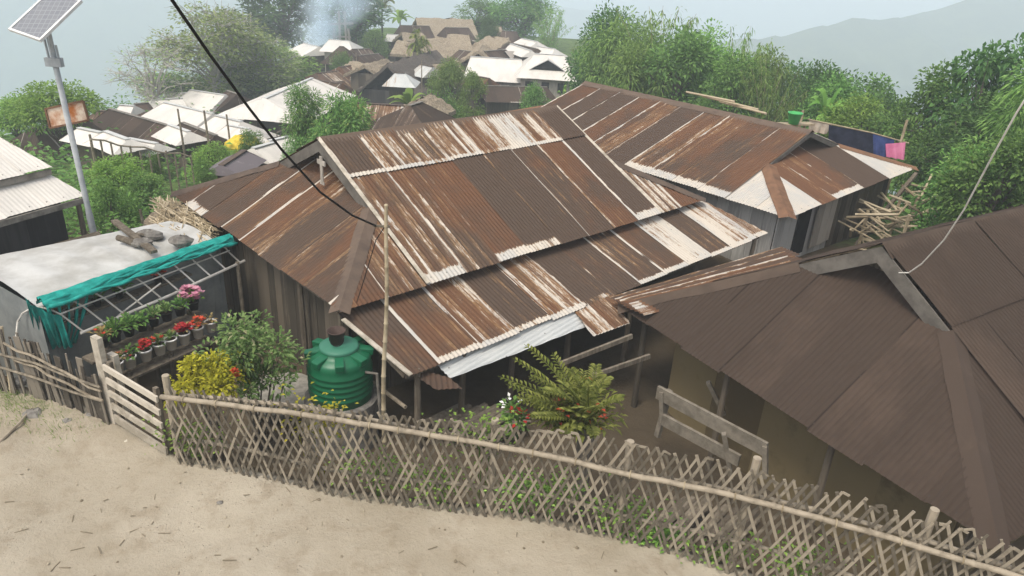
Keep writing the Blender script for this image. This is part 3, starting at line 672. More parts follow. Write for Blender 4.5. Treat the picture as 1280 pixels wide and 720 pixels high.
# ------------------------------------------------------------------ shed with plants
FL, FR = U(48, 385, .95), U(275, 306, .95); BRp = U(178, 290, 1.1)
sd_ = (FR-FL).normalized(); sn = Vector((-sd_.y, sd_.x, 0))       # sn points to the back
shed = thing('plant_shed', (FL+FR)/2+V(0, 0, -1.7), 'low shed with white plastic sheet roof and grey plastic walls beside the gate', 'shed')
BL = FL+sn*2.1+V(0, 0, .12); BR = FR+sn*1.35+V(0, 0, .12)
mb = MB(); nu, nv = 26, 12; q = random.Random(5); vs = []
for i in range(nu+1):
    for j in range(nv+1):
        p = FL.lerp(FR, i/nu).lerp(BL.lerp(BR, i/nu), j/nv)
        sag = -.04*math.sin(math.pi*((i*6/nu) % 1))*math.sin(math.pi*j/nv)
        vs.append(p+V(0, 0, .1*math.sin(math.pi*j/nv)+sag+q.uniform(-.006, .006)))
mb.add(vs, [(i*(nv+1)+j, (i+1)*(nv+1)+j, (i+1)*(nv+1)+j+1, i*(nv+1)+j+1) for i in range(nu) for j in range(nv)])
mb.build('plastic_roof', M['dirtysheet'], shed, True)
mb = MB(); e = sn*.02
def vwall(p, r_, zb, mb_, n=10, am=.02):
    vs = []
    for i in range(n+1):
        c = Vector(p).lerp(Vector(r_), i/n); o3 = sn*(am*math.sin(i*1.7))
        vs += [V(c.x, c.y, zb)+o3, V(c.x, c.y, lerp(zb, c.z, .5))-o3*.7, c]
    mb_.add(vs, [(i*3+j, (i+1)*3+j, (i+1)*3+j+1, i*3+j+1) for i in range(n) for j in range(2)])
vwall(FL+e, BL, -.9, mb); vwall(BL, BR, -1.1, mb); vwall(BR, FR, -1, mb); mb.build('end_wall', M['sheetgrey'], shed)
mb = MB(); vwall(FL+sn*.12+V(0, 0, -.02), FR+sn*.12+V(0, 0, -.02), -.95, mb, 20); mb.build('front_wall', M['sheetgrey'], shed)
mb = MB(); pts = [U(20, 421, .45), U(22, 402, .62), U(28, 392, .75), U(38, 386, .87)]; mb.tube(pts, .014, 6); mb.build('hoop', M['pipe'], shed)
# awning frame
RIBS = []; aL, aR = U(105, 415, .50), U(300, 328, .62)
q = random.Random(4)
for i in range(10):
    t = i/9; a = FL.lerp(FR, t)+V(0, 0, .02); b = aL.lerp(aR, t)
    md = a.lerp(b, .5)+V(0, 0, .09-.01*i)
    ribs = MB(); ribs.cur = q.random(); RIBS.append(ribs); ribs.tube([a, a.lerp(md, .6)+V(0, 0, .02), md, b], .014, 6)
aw = thing('awning_frame', aL.lerp(aR, .5), 'bare curved awning frame of pale rods in front of the shed', 'frame')
for ribs in RIBS: ribs.build('rib', M['pipe'], aw)
mb = MB(); mb.tube([aL-sd_*.05, aL.lerp(aR, .5)+V(0, 0, -.03), aR+sd_*.1], .024, 8); mb.build('front_rod', M['pipe'], aw)
mb = MB(); mb.tube([FL.lerp(aL, .5)+V(0, 0, .1), FR.lerp(aR, .5)+V(0, 0, .06)], .012, 6); mb.build('purlin', M['pipe'], aw)
mb = MB(); mb.tube([U(147, 395, .48), U(201, 354, .8)-sd_*.0], .013, 6); mb.build('purlin', M['pipe'], aw)
for t, zb in ((.22, -.95), (.98, -.95)):
    p = aL.lerp(aR, t); mb = MB(); mb.tube([(p.x, p.y, zb), (p.x, p.y, p.z+.03)], .035, 7); mb.build('post', M['bamboorail'], aw)
# teal shade net, bundled along the roof edge and hanging down at the left corner
net = MB(); q = random.Random(9); n = 40; m_ = 10; vs = []
for i in range(n+1):
    t = i/n; c = FL.lerp(FR+sd_*.15, t); wdt = .26+.05*math.sin(t*9)-.08*t
    for j in range(m_+1):
        a = j/m_; ang = math.pi*(1-a)
        p = c+sn*(math.cos(ang)*-wdt*.5-.0)+V(0, 0, .05+.13*math.sin(ang)+.02*math.sin(j*2.6+i*.35)+q.uniform(-.008, .008))
        vs.append(p-sn*.10)
net.add(vs, [(i*(m_+1)+j, (i+1)*(m_+1)+j, (i+1)*(m_+1)+j+1, i*(m_+1)+j+1) for i in range(n) for j in range(m_)])
nt_ = tag(net.build('shade_net', M['teal'], None, True), 'teal shade net bundled along the shed roof edge and draped down its corner', 'net')
hang = MB(); vs = []; n = 30; m_ = 14
tops = [FL+sn*.25+V(0, 0, .13), FL-sd_*.06+V(0, 0, .1), FL.lerp(aL, .55)+V(0, 0, .1)]
bots = [U(50, 428, .22), U(66, 432, .2), U(92, 431, .28)]
def three(P, t): return P[0].lerp(P[1], t*2) if t < .5 else P[1].lerp(P[2], t*2-1)
for i in range(n+1):
    for j in range(m_+1):
        t, s_ = i/n, j/m_; p = three(tops, t).lerp(three(bots, t), s_**.85)
        k_ = .028*math.sin(i*1.5+s_*2.2)*(.35+s_)+.02*math.sin(i*.6+s_*5)
        vs.append(p-sn*(.05+k_)-sd_*(.04+k_*.8)+V(0, 0, .05*math.sin(s_*3.14)))
hang.add(vs, [(i*(m_+1)+j, (i+1)*(m_+1)+j, (i+1)*(m_+1)+j+1, i*(m_+1)+j+1) for i in range(n) for j in range(m_)])
hang.build('hanging_end', M['teal'], nt_, True)
hang = MB()
for k_ in range(5):
    a = FL.lerp(FR, .02+.05*k_)+V(0, 0, .12)-sn*.14; b = U(72+k_*4, 430-k_, .24)-sn*.1; pts = []
    for i in range(9): pts.append(a.lerp(b, i/8)+V(0, 0, -.10*math.sin(i/8*3.14)*(1-k_*.15)))
    hang.tube(pts, [.02+.008*math.sin(i*1.3+k_) for i in range(9)], 6)
hang.build('hanging_folds', M['teal'], nt_, True)
hang = MB()
for k_ in range(6):
    pts = []; o3 = q.uniform(-.2, .02)
    for i in range(25):
        t = i/24; pts.append(FL.lerp(FR+sd_*.1, t)-sn*(.12-o3+.03*math.sin(i*.9+k_))+V(0, 0, .14-.35*abs(o3+.08)+.02*math.sin(i*1.1+k_*2)))
    hang.tube(pts, [.022+.01*math.sin(i*.7+k_) for i in range(25)], 6)
hang.build('bundle_folds', M['teal'], nt_, True)

# shelves
sfn = V(sd_.y, -sd_.x, 0)
s0, s1 = U(160, 474, -.1), U(270, 424, -.1)
sdir = (s1-s0); sdir.z = 0; sL = sdir.length; sdir.normalize(); sbk = Vector((-sdir.y, sdir.x, 0))
st = thing('plant_shelf', s0.lerp(s1, .5)+V(0, 0, -.8), 'stepped wooden shelf holding two rows of potted plants', 'shelf')
for nm, back, z_, x0, x1 in (('lower_shelf', .12, -.10, -.1, sL), ('upper_shelf', .42, .22, -.3, sL+.1)):
    mb = MB(); mb.bar(s0+sdir*x0+sbk*back+V(0, 0, z_+.08), s0+sdir*x1+sbk*back+V(0, 0, z_+.08), .27, .035); mb.build(nm, M['wood'], st)
mb = MB()
for t in (0.05, .5, .95):
    p = s0+sdir*sL*t; mb.box((p.x+sbk.x*.08, p.y+sbk.y*.08, -.5), (.06, .06, .92)); mb.box((p.x+sbk.x*.5, p.y+sbk.y*.5, -.4), (.06, .06, 1.4))
mb.build('shelf_legs', M['darkwood'], st)
mb = MB(); mb.bar(FL+sn*.05+V(0, 0, -.32)+sd_*.2, FL+sn*.05+V(0, 0, -.32)+sd_*2.4, .22, .03); hs = mb.build('wall_shelf', M['wood'], st)

def pot_plant(loc, r_, h_, kind, label, group, seed, plant=('mid', .16, 40), flower=None):
    t = thing('potted_plant', loc, label, 'potted plant', group)
    mb = MB(); x, y, z = loc
    mb.lathe([(0, 0), (r_*.72, 0), (r_*.95, h_*.86), (r_*1.08, h_*.86), (r_*1.08, h_), (r_*.92, h_), (r_*.88, h_*.9)], loc, 16); mb.build('pot', M[kind], t, True)
    mb = MB(); mb.lathe([(r_*.9, h_*.9), (0, h_*.93)], loc, 14); mb.build('soil', M['soil'], t)
    q = random.Random(seed); mb = MB(); fl = MB(); lk, sz, n = plant; c = Vector(loc)+V(0, 0, h_*.92)
    for i in range(n):
        a = q.uniform(0, 6.28); el = q.uniform(.15, 1.45); d = V(math.cos(a)*math.cos(el), math.sin(a)*math.cos(el), math.sin(el))
        b = c+d*sz*q.uniform(.1, .8)+V(0, 0, .02); mb.cur = q.random()
        mb.leaf(b, d+V(0, 0, q.uniform(-.4, .3)), V(0, 0, 1), q.uniform(.07, .13), q.uniform(.035, .06))
    for i in range(6):
        a = q.uniform(0, 6.28); mb.cur = .2; mb.tube([c, c+V(math.cos(a)*sz*.4, math.sin(a)*sz*.4, sz*.7)], .006, 4)
    mb.build('foliage', LEAF[lk], t)
    if flower:
        fm, nf, fs_ = flower
        for i in range(nf):
            a = q.uniform(0, 6.28); el = q.uniform(.5, 1.4); p = c+V(math.cos(a)*math.cos(el), math.sin(a)*math.cos(el), math.sin(el))*sz*q.uniform(.6, 1.15)
            for k_ in range(5):
                b = k_*1.257+a; fl.cur = q.random(); fl.leaf(p, V(math.cos(b), math.sin(b), .6), V(0, 0, 1), fs_, fs_*.8, 0)
        fl.build('flowers', M[fm], t)
    return t
zl = -.10+.1; zu = .22+.1
ords = ['first', 'second', 'third', 'fourth', 'fifth', 'sixth', 'seventh', 'eighth']
for i, (px, py, desc, pl, flw) in enumerate([(163, 466, 'dull mixed leaves', ('dry', .13, 34), ('redfl', 4, .035)), (179, 459, 'drooping green and reddish leaves', ('mid', .15, 36), ('redfl', 4, .03)), (196, 449, 'bright red flowers spilling over', ('mid', .13, 26), ('redfl', 22, .05)),
        (211, 440, 'small red and green leaves', ('rose', .13, 30), ('redfl', 10, .04)), (226, 434, 'low sparse growth', ('rose', .09, 16), None), (243, 427, 'dense red foliage', ('dry', .14, 12), ('redfl', 42, .055)), (259, 419, 'red and bronze foliage', ('dry', .15, 26), ('redfl', 18, .05)), (274, 411, 'almost bare stems', ('dry', .1, 10), None)]):
    p = U(px, py, zl+.11); tt = (p-s0).dot(sdir); p = s0+sdir*tt+sbk*.12
    pot_plant((p.x, p.y, zl), .092, .185, 'potw', 'white pot with %s, %s from the left on the lower shelf' % (desc, ords[i]), 'potted plants on the stepped shelf', 100+i, pl, flw)
for i, (px, py, desc, pl, flw) in enumerate([(151, 436, 'reddish leaves', ('dry', .15, 36), ('redfl', 5, .04)), (167, 430, 'tall leafy green growth', ('mid', .24, 80), None), (184, 423, 'bushy green leaves', ('mid', .2, 70), None), (198, 415, 'small green leaves', ('mid', .16, 40), None), (211, 408, 'pale pointed leaves', ('rose', .19, 50), None), (226, 401, 'pale green leaves', ('rose', .17, 50), None), (240, 393, 'green leaves', ('mid', .16, 44), None), (255, 385, 'big pink flower head', ('bright', .22, 46), ('pinkfl', 34, .08))]):
    p = U(px, py, zu+.11); tt = (p-s0).dot(sdir); p = s0+sdir*tt+sbk*.42
    pot_plant((p.x, p.y, zu), .085, .15, 'potb', 'black pot with %s, %s from the left on the upper shelf' % (desc, ords[i]), 'potted plants on the stepped shelf', 120+i, pl, flw)
for i, (px, py, kd, desc, pl, flw) in enumerate([(95, 408, 'potw', 'small white pot with straggly stems under the left end of the awning frame', ('dry', .1, 12), None), (108, 410, 'potw', 'second small white pot under the left end of the awning frame, nearly bare', ('dry', .08, 8), None), (120, 407, 'potw', 'third small white pot from the left under the awning frame, with twigs', ('dry', .09, 12), None),
        (150, 392, 'potb', 'black pot with a few leaves, inside the shed behind the awning', ('mid', .1, 14), None), (175, 380, 'potb', 'black pot with broad green plant inside the shed', ('mid', .22, 70), None), (220, 360, 'potb', 'black pot with dark red plant inside the shed', ('dry', .15, 12), ('redfl', 30, .05))]):
    p = U(px, py, .70); tt = (p-FL).dot(sd_); p = FL+sd_*max(.25, tt)+sn*.02
    pot_plant((p.x, p.y, .651), .065, .12, kd, desc, None, 140+i, pl, flw)
# things lying on the shed roof
def zr(p): return .95+.12*max(0, min(1, (p-FL).dot(sn)/1.7))+.10
for i, (a, b, w_, l_) in enumerate([((143, 278), (193, 317), .11, 'long grey plank lying on the white shed roof'), ((147, 297), (173, 307), .13, 'short split log under the plank on the shed roof'), ((165, 293), (195, 297), .1, 'thin curved branch on the shed roof')]):
    mb = MB(); p0, p1 = U(*a, 1.2), U(*b, 1.12); mb.cur = .4
    if i == 0: mb.bar(p0+V(0, 0, .03), p1+V(0, 0, .03), .11, .05)
    else: mb.tube([p0, p0.lerp(p1, .5)+V(0, 0, .02), p1], [.05, .06, .045] if i == 1 else .03, 7)
    tag(mb.build(['plank', 'log', 'branch'][i], M['wood'], None), l_, ['plank', 'log', 'branch'][i])
for i, (px, py, r_, l_) in enumerate([(188, 293, (.24, .14, .09), 'flat dark stone farthest up on the shed roof'), (178, 303, (.2, .13, .07), 'grey stone beside the plank on the shed roof'), (227, 301, (.2, .15, .1), 'brown stone at the right end of the shed roof, by the straw')]):
    mb = MB(); mb.blob(U(px, py, 1.16), r_, 200+i); tag(mb.build('stone', M['stone'], None), l_, 'stone', 'stones weighing down the shed roof')
# planks behind the shed
for i in range(4):
    mb = MB(); p0, p1 = U(68+i*4, 308+i*3, .75+.06*i), U(124+i, 292+i*2, .75+.06*i); mb.cur = .2*i+.2; mb.tube([p0, p1], .05, 7)
    tag(mb.build('pole', M['wood'], None), ['lowest', 'second', 'third', 'topmost'][i]+' of the wooden poles stacked behind the shed by the lamp post', 'pole', 'poles stacked behind the shed')
# straw heap
mb = MB(); q = random.Random(3)
for i in range(900):
    px, py = q.uniform(196, 266), 0
    py = lerp(252, 300, q.random())-(px-200)*.0
    if py > 262+(px-196)*.75 or py < 244+(px-196)*.2: pass
    p = U(px, min(py, 300), .95+q.uniform(-.25, .12)); a = q.uniform(-.9, .5)
    d = V(math.cos(a-.6), math.sin(a-.6), q.uniform(-.5, .1))*q.uniform(.2, .5); mb.cur = q.random()
    mb.bar(p-d*.5, p+d*.5, .014, .012)
sh_ = tag(mb.build('straw_heap', M['straw'], None), 'heap of pale dry straw between the shed and the large rusty roof', 'straw')
mb = MB(); mb.blob(U(232, 282, .55), (.75, .6, .42), 77, 12, 8, .15); mb.build('core', M['thatch'], sh_)

# ------------------------------------------------------------------ solar lamp post and sign
base = UY(121, 299, 12.3); gz = ground(base.x, base.y)
top = UY(60, 40, 12.15)
lp = thing('street_lamp', (base.x, base.y, gz), 'leaning grey lamp post topped by a tilted solar panel', 'street lamp')
mb = MB(); pb = V(base.x, base.y, gz-.1); mb.tube([pb, pb.lerp(top, .4), pb.lerp(top, .42), top], [.062, .058, .048, .045], 12); mb.build('pole', M['steel'], lp, True)
# panel from its four seen corners
c4 = [UY(16, 36, 11.75), UY(46, 53, 11.5), UY(100, 6, 12.2), UY(66, -16, 12.5)]
pcx = sum(c4, V(0, 0, 0))/4; pu = ((c4[2]-c4[1])+(c4[3]-c4[0])).normalized(); pv = ((c4[0]-c4[1])+(c4[3]-c4[2])).normalized()
pn = pu.cross(pv).normalized(); pv = pn.cross(pu).normalized()
Lu = ((c4[2]-c4[1]).length+(c4[3]-c4[0]).length)/2; Lv = ((c4[0]-c4[1]).length+(c4[3]-c4[2]).length)/2
if pn.z < 0: pn = -pn
Mx = Matrix((pu, pv, pn)).transposed()
mb = MB(); mb.box(pcx, (Lu-.06, Lv-.06, .025), M=Mx)
pan = mb.build('solar_panel', M['cells'], lp)
mb = MB()
for sgn in (-1, 1):
    mb.box(pcx+pu*sgn*(Lu/2-.015), (.035, Lv+.004, .05), M=Mx); mb.box(pcx+pv*sgn*(Lv/2-.015), (Lu-.066, .035, .049), M=Mx)
mb.build('panel_frame', M['whiteframe'], pan)
mb = MB(); mb.bar(top+V(0, 0, -.35), pcx-pn*.03, .05, .05); mb.bar(top+V(-.07, 0, -.5), top+V(-.1, .02, -.1), .03, .03); mb.bar(top+V(.09, 0, -.5), top+V(.07, .02, -.2), .03, .03); mb.box(top+V(0, .0, -.47), (.26, .1, .14)); mb.build('bracket', M['steel'], lp)
p00, p10, p11, p01 = UY(63, 160, 12.42), UY(111, 150, 12.48), UY(104, 126, 12.48), UY(57, 136, 12.42)
mb = MB(); off = V(0, .02, 0)
mb.add([p00, p10, p11, p01, p00+off, p10+off, p11+off, p01+off], [(0, 1, 2, 3), (7, 6, 5, 4), (0, 4, 5, 1), (1, 5, 6, 2), (2, 6, 7, 3), (3, 7, 4, 0)])
sg = tag(mb.build('sign_board', M['rustsign'], None), 'rusty orange and white metal board fixed to the lamp post', 'sign')
mb = MB()
for a, b in ((p00, p10), (p10, p11), (p11, p01), (p01, p00)): mb.bar(a-off*.3, b-off*.3, .03, .03, up=(0, 1, 0))
mb.build('frame', M['capred'], sg)

# ------------------------------------------------------------------ fences and gate
def along(line, s_):
    for (x0, y0), (x1, y1) in zip(line, line[1:]):
        L = math.hypot(x1-x0, y1-y0)
        if s_ <= L: return x0+(x1-x0)*s_/L, y0+(y1-y0)*s_/L, math.atan2(y1-y0, x1-x0)
        s_ -= L
    return x1, y1, math.atan2(y1-y0, x1-x0)
def length(line): return sum(math.hypot(b[0]-a[0], b[1]-a[1]) for a, b in zip(line, line[1:]))
fen = thing('lattice_fence', (FENCE[3][0], FENCE[3][1], 0), 'long crisscross split bamboo fence with a pale bamboo top rail along the dirt path', 'fence')
FLn = length(FENCE); q = random.Random(12)
lat = MB(); s_ = -.5
def railh(s): return itp(s, [0, 1.9, 3.4, 5, 7, 9, 14], [1.0, 1.13, 1.07, .95, 1.02, 1.02, 1.0])
def tiph(s): return itp(s, [0, 2, 3.4, 5, 7, 14], [.14, .16, .25, .42, .38, .34])
PT = .104
while s_ < FLn+.4:
    for sgn in (1, -1):
        H = railh(max(0, s_))+tiph(max(0, s_))*q.uniform(.82, 1.08)
        run = .50*H/1.2*q.uniform(.94, 1.06)*sgn; m0 = s_+q.gauss(0, .011)+(0 if sgn == 1 else PT*.42)
        sa, sb = m0-run/2, m0+run/2
        t0_, t1_ = 0.0, 1.0
        if sa < .02 or sa > FLn: t0_ = ((.02 if sa < .02 else FLn)-sa)/run
        if sb < .02 or sb > FLn: t1_ = ((.02 if sb < .02 else FLn)-sa)/run
        if t1_-t0_ < .15 or max(sa, sb) < .02 or min(sa, sb) > FLn: continue
        pts = []; bow = q.gauss(0, .006)
        for j in range(9):
            t = lerp(t0_, t1_, j/8); x, y, a = along(FENCE, lerp(sa, sb, t)); o3 = .014*sgn*math.cos(2*math.pi*(t*H-.12)/.72)+bow*math.sin(t*3.1)
            pts.append(V(x-math.sin(a)*o3, y+math.cos(a)*o3, -.06+t*H))
        lat.cur = min(1, max(0, q.gauss(.5, .3))); x, y, a = along(FENCE, max(0, m0)); up = (-math.sin(a), math.cos(a), 0); wd_ = q.uniform(.021, .034)
        for p, p2 in zip(pts, pts[1:]): lat.bar(p, p2+(p2-p)*.01, wd_, .010, up=up)
        if q.random() < .3 and s_ > 3:
            d = V(math.cos(a)*sgn*.07, math.sin(a)*sgn*.07, -q.uniform(.0, .05)); lat.bar(pts[-1], pts[-1]+d, wd_, .008, up=up)
    s_ += PT
lat.build('lattice', M['bamboo'], fen)
def rail(name, line, zf_, off, r_, mat, parent, s0=0, s1=None, seed=1, step=.22):
    q = random.Random(seed); s1 = s1 or length(line); pts = []; rad = []; s = s0
    while s <= s1:
        x, y, a = along(line, s); nx_, ny_ = -math.sin(a), math.cos(a)
        p = V(x-nx_*off, y-ny_*off, zf_(s)+q.uniform(-.008, .008)); pts.append(p); rad.append(r_)
        s += step
        node = r_*1.3
        if len(pts) % 2 == 0:
            pts.append(p+V(math.cos(a)*.012, math.sin(a)*.012, 0)); rad.append(node); pts.append(p+V(math.cos(a)*.03, math.sin(a)*.03, 0)); rad.append(r_)
    mb = MB(); mb.cur = .6; mb.tube(pts, rad, 9); return mb.build(name, mat, parent, True)
rail('top_rail', FENCE, railh, .045, .03, M['bamboorail'], fen, 0, None, 3)
mb = MB(); s_ = .3
while s_ < FLn:
    x, y, a = along(FENCE, s_); mb.cur = q.random(); z_ = railh(s_); mb.tube([V(x+.045*math.sin(a)+.041*math.cos(u_)*math.sin(a), y-.045*math.cos(a)-.041*math.cos(u_)*math.cos(a), z_+.041*math.sin(u_)) for u_ in np.linspace(0, 6.3, 9)], .007, 4); s_ += q.uniform(.3, .6)
mb.build('ties', M['bamboonew'], fen)['kind'] = 'stuff'
rail('back_rail', FENCE, lambda s: railh(s)-.02+.04*math.sin(s), -.05, .026, M['bamboorail'], fen, .2, None, 4)
rail('back_rail', FENCE, lambda s: .35+.03*math.sin(s*2), -.05, .022, M['bamboo'], fen, .2, None, 5)
for s_, hh in ((.02, 1.22), (1.75, 1.05), (3.9, 1.3), (5.35, 1.3), (6.6, 1.45), (8.2, 1.4), (10.2, 1.4)):
    x, y, a = along(FENCE, s_); mb = MB(); mb.cur = .7; mb.tube([(x-.03*math.sin(a), y+.07*math.cos(a), -.4), (x-.03*math.sin(a), y+.07*math.cos(a), hh)], [.045, .042], 9); mb.build('post', M['bamboorail'], fen)
# picket fence on the left
pk = thing('picket_fence', (-6.9, 8.2, 0), 'short weathered bamboo picket fence in front of the shed, left of the gate', 'fence')
LF = LFENCE[:-1]; LL = length(LF); mb = MB(); s_ = 0
q = random.Random(21)
while s_ < LL:
    x, y, a = along(LF, s_); H = itp(s_, [0, 2.6, 3.5, LL], [1.0, .95, .85, .78])*q.uniform(.8, 1.15)
    ln = q.uniform(-.14, .05); mb.cur = q.random()
    o3 = q.uniform(-.03, .03)
    mb.bar((x-math.sin(a)*o3, y+math.cos(a)*o3, -.05), (x+math.cos(a)*ln-math.sin(a)*o3, y+math.sin(a)*ln+math.cos(a)*o3, H), q.choice([.025, .03, .05, .11, .035]), .014, up=(-math.sin(a), math.cos(a), 0))
    s_ += q.uniform(.03, .06)
mb.build('pickets', M['oldbamboo'], pk)
for k_, (za, zb, s0_, s1_) in enumerate([(.70, .62, 0, LL), (.42, .40, 0, LL), (.82, .55, 3.0, LL), (.62, .42, 3.1, LL)]):
    mb = MB(); mb.cur = .5
    pts = []
    for i in range(9):
        x, y, a = along(LF, lerp(s0_, s1_, i/8)); pts.append(V(x+math.sin(a)*.05, y-math.cos(a)*.05, lerp(za, zb, i/8)+q.uniform(-.03, .03)))
    mb.tube(pts, .017, 6); mb.build('rail', M['bamboo'] if k_ < 2 else M['bamboorail'], pk)
for p, l_ in (((2, 408, 14, 492), 'thin leaning bamboo cane propped at the far left end of the picket fence'),):
    mb = MB(); a = U(p[2], p[3], 0); b = UY(p[0], p[1], a.y+.15); mb.cur = .6; mb.tube([a, b], .018, 6); tag(mb.build('cane', M['bamboonew'], None), l_, 'cane')
# gate
g0, g1 = V(-4.98, 7.6, 0), V(-4.1, 7.12, 0)
gt = thing('wooden_gate', g0.lerp(g1, .5), 'low gate of pale weathered horizontal planks between the two fences', 'gate')
gd = (g1-g0).normalized(); gn_ = V(gd.y, -gd.x, 0)
for i in range(5):
    mb = MB(); z_ = .12+i*.19; mb.cur = .3+.13*i
    mb.bar(g0+V(0, 0, z_+.035)+gn_*.03, g1+V(0, 0, z_-.06)+gn_*.03, .028, .085 if i != 0 else .11); mb.build('plank', M['plank'], gt)
mb = MB(); mb.bar(g1-gd*.05+V(0, 0, 0)-gn_*.005, g1-gd*.05+V(0, 0, .95)-gn_*.005, .05, .06, up=gd); mb.build('stile', M['wood'], gt); mb = MB(); mb.bar(g0+gd*.08-gn_*.01, g0+gd*.08-gn_*.01+V(0, 0, 1.0), .05, .06, up=gd); mb.build('stile', M['wood'], gt)
for p, hh, nm in ((g0-gd*.08, 1.3, 'left'), (g0-gd*.02-gn_*.12, 1.02, 'l2')):
    mb = MB(); mb.cur = .55; mb.box((p.x, p.y, hh/2-.1), (.14, .07, hh+.2), math.atan2(gd.y, gd.x)); mb.build('gate_post', M['plank'], gt)

# ------------------------------------------------------------------ bamboo pole, wires
pp = UY(476, 512, 7.75); ptop = UY(484, 258, 7.75)
pl_ = thing('bamboo_pole', (pp.x, pp.y, ground(pp.x, pp.y)), 'tall thin bamboo pole standing behind the lattice fence by the water tank', 'pole')
mb = MB(); pts = []; rad = []; n = 16; b0 = V(pp.x, pp.y, ground(pp.x, pp.y)-.1)
for i in range(n+1):
    c = b0.lerp(ptop, i/n)+V(.012*math.sin(i*.7), 0, 0); r_ = lerp(.033, .02, i/n)
    pts += [c, c+V(0, 0, .012), c+V(0, 0, .024)]; rad += [r_, r_*1.25, r_]
mb.cur = .6; mb.tube(pts, rad, 9); mb.build('culm', M['bamboonew'], pl_, True)
pk_ = UY(481, 283, 7.75)
mb = MB(); mb.cur = .3; mb.bar(pk_+V(-.13, 0, 0), pk_+V(.06, 0, 0), .025, .025); mb.build('crosspiece', M['bamboo'], pl_)
mb = MB(); mb.tube([pk_+V(.0, .02, 0), UY(470, 300, 7.9), UY(455, 350, 8.3), UY(446, 378, 8.8)], .006, 5); tag(mb.build('thin_wire', M['rubber'], None), 'thin dark wire running from the bamboo pole down to the roof corner', 'wire')
def cable(pa, pb, sag, r_, mat, n=24):
    mb = MB(); pts = []
    for i in range(n+1):
        t = i/n; p = Vector(pa).lerp(Vector(pb), t); p.z -= sag*4*t*(1-t); pts.append(p)
    mb.tube(pts, r_, 6); return mb
ca = UY(195, -35, 4.2)
pts = [ca, UY(215, 0, 4.4), UY(262, 68, 4.9), UY(312, 136, 5.5), UY(352, 187, 6.1), UY(400, 240, 6.8), UY(440, 269, 7.3), pk_+V(-.1, 0, 0)]
mb = MB(); mb.tube(pts, .0115, 6); tag(mb.build('power_cable', M['rubber'], None, True), 'thick black cable sagging across the upper left to the bamboo pole', 'cable')
pts = [UY(1300, 95, 6.6), UY(1270, 142, 6.8), UY(1238, 200, 7.2), UY(1205, 262, 7.7), UY(1180, 300, 8.1), UY(1152, 330, 8.5), UY(1136, 341, 8.8), UY(1120, 341, 9.0), UY(1108, 331, 9.2)]
mb = MB(); mb.cur = .7; mb.tube(pts, .0095, 6); tag(mb.build('wire', M['pipe'], None, True), 'pale sagging wire running to the gable of the brown roof at the right', 'wire')

# ------------------------------------------------------------------ water tank
tc = U(420, 470, .35); tx, ty = -2.33, 8.62; tz = .02
tk = thing('water_tank', (tx, ty, tz), 'round dark green plastic water tank with ribbed top at the house corner', 'water tank')
r_ = .435; H = .78-tz-.12
prof = [(0, 0), (r_, 0)]
for i in range(5):
    z_ = .1+i*(H-.2)/5
    prof += [(r_, z_), (r_+.014, z_+.02), (r_+.014, z_+.035), (r_, z_+.055)]
prof += [(r_, H-.06), (r_*.985, H), (r_*.93, H+.035), (r_*.75, H+.07), (.26, H+.12), (.26, H+.135), (0, H+.14)]
mb = MB(); mb.lathe(prof, (tx, ty, tz), 40); mb.build('body', M['tank'], tk, True)
for i in range(8):
    a = i*math.pi/4+.25; c = V(tx+math.cos(a)*.345, ty+math.sin(a)*.345, tz+H+.055)
    Mx = Matrix.Rotation(a, 3, 'Z') @ Matrix.Rotation(.14, 3, 'Y')
    mb = MB(); mb.box(c, (.24, .125, .10), M=Mx); b = mb.build('rib', M['tank'], tk)
    bv = b.modifiers.new('bevel', 'BEVEL'); bv.width = .015; bv.segments = 2
mb = MB(); mb.cur = .5; mb.lathe([(.27, H+.13), (.27, H+.155), (.25, H+.17), (.14, H+.2), (0, H+.21)], (tx, ty, tz), 32); mb.build('lid', M['lid'], tk, True)
mb = MB(); mb.lathe([(.5, ground(tx, ty)-.1-tz), (.52, -.02), (.48, 0), (0, 0)], (tx, ty, tz), 18); tag(mb.build('stone_plinth', M['stone'], None), 'round stone plinth under the green water tank', 'plinth')
mb = MB(); mb.tube([(tx+.40, ty-.2, tz+H*.8), (tx+.56, ty-.22, tz+H*.8), (tx+.58, ty-.22, tz+H*.2), (tx+.6, ty-.22, -.3)], .022, 7); mb.build('pipe', M['board'], tk)
bk = V(tx-.02, ty-.02, tz+H+.195)
bo = thing('dark_bucket', bk, 'dark brown bucket standing on the lid of the green tank', 'bucket')
mb = MB(); mb.lathe([(0, 0), (.085, 0), (.12, .19), (.128, .19), (.128, .205), (.11, .205), (.08, .02), (0, .02)], bk, 20); mb.build('shell', m_mottle('dark_plastic', (.05, .035, .03), (.09, .06, .05), 5, .6), bo, True)
mb = MB(); mb.tube([bk+V(.1*math.cos(a)+.03, -.12-.02*math.sin(a), .16-.13*abs(math.sin(a))) for a in np.linspace(0, math.pi, 9)], .006, 5); mb.build('handle', M['rubber'], bo)

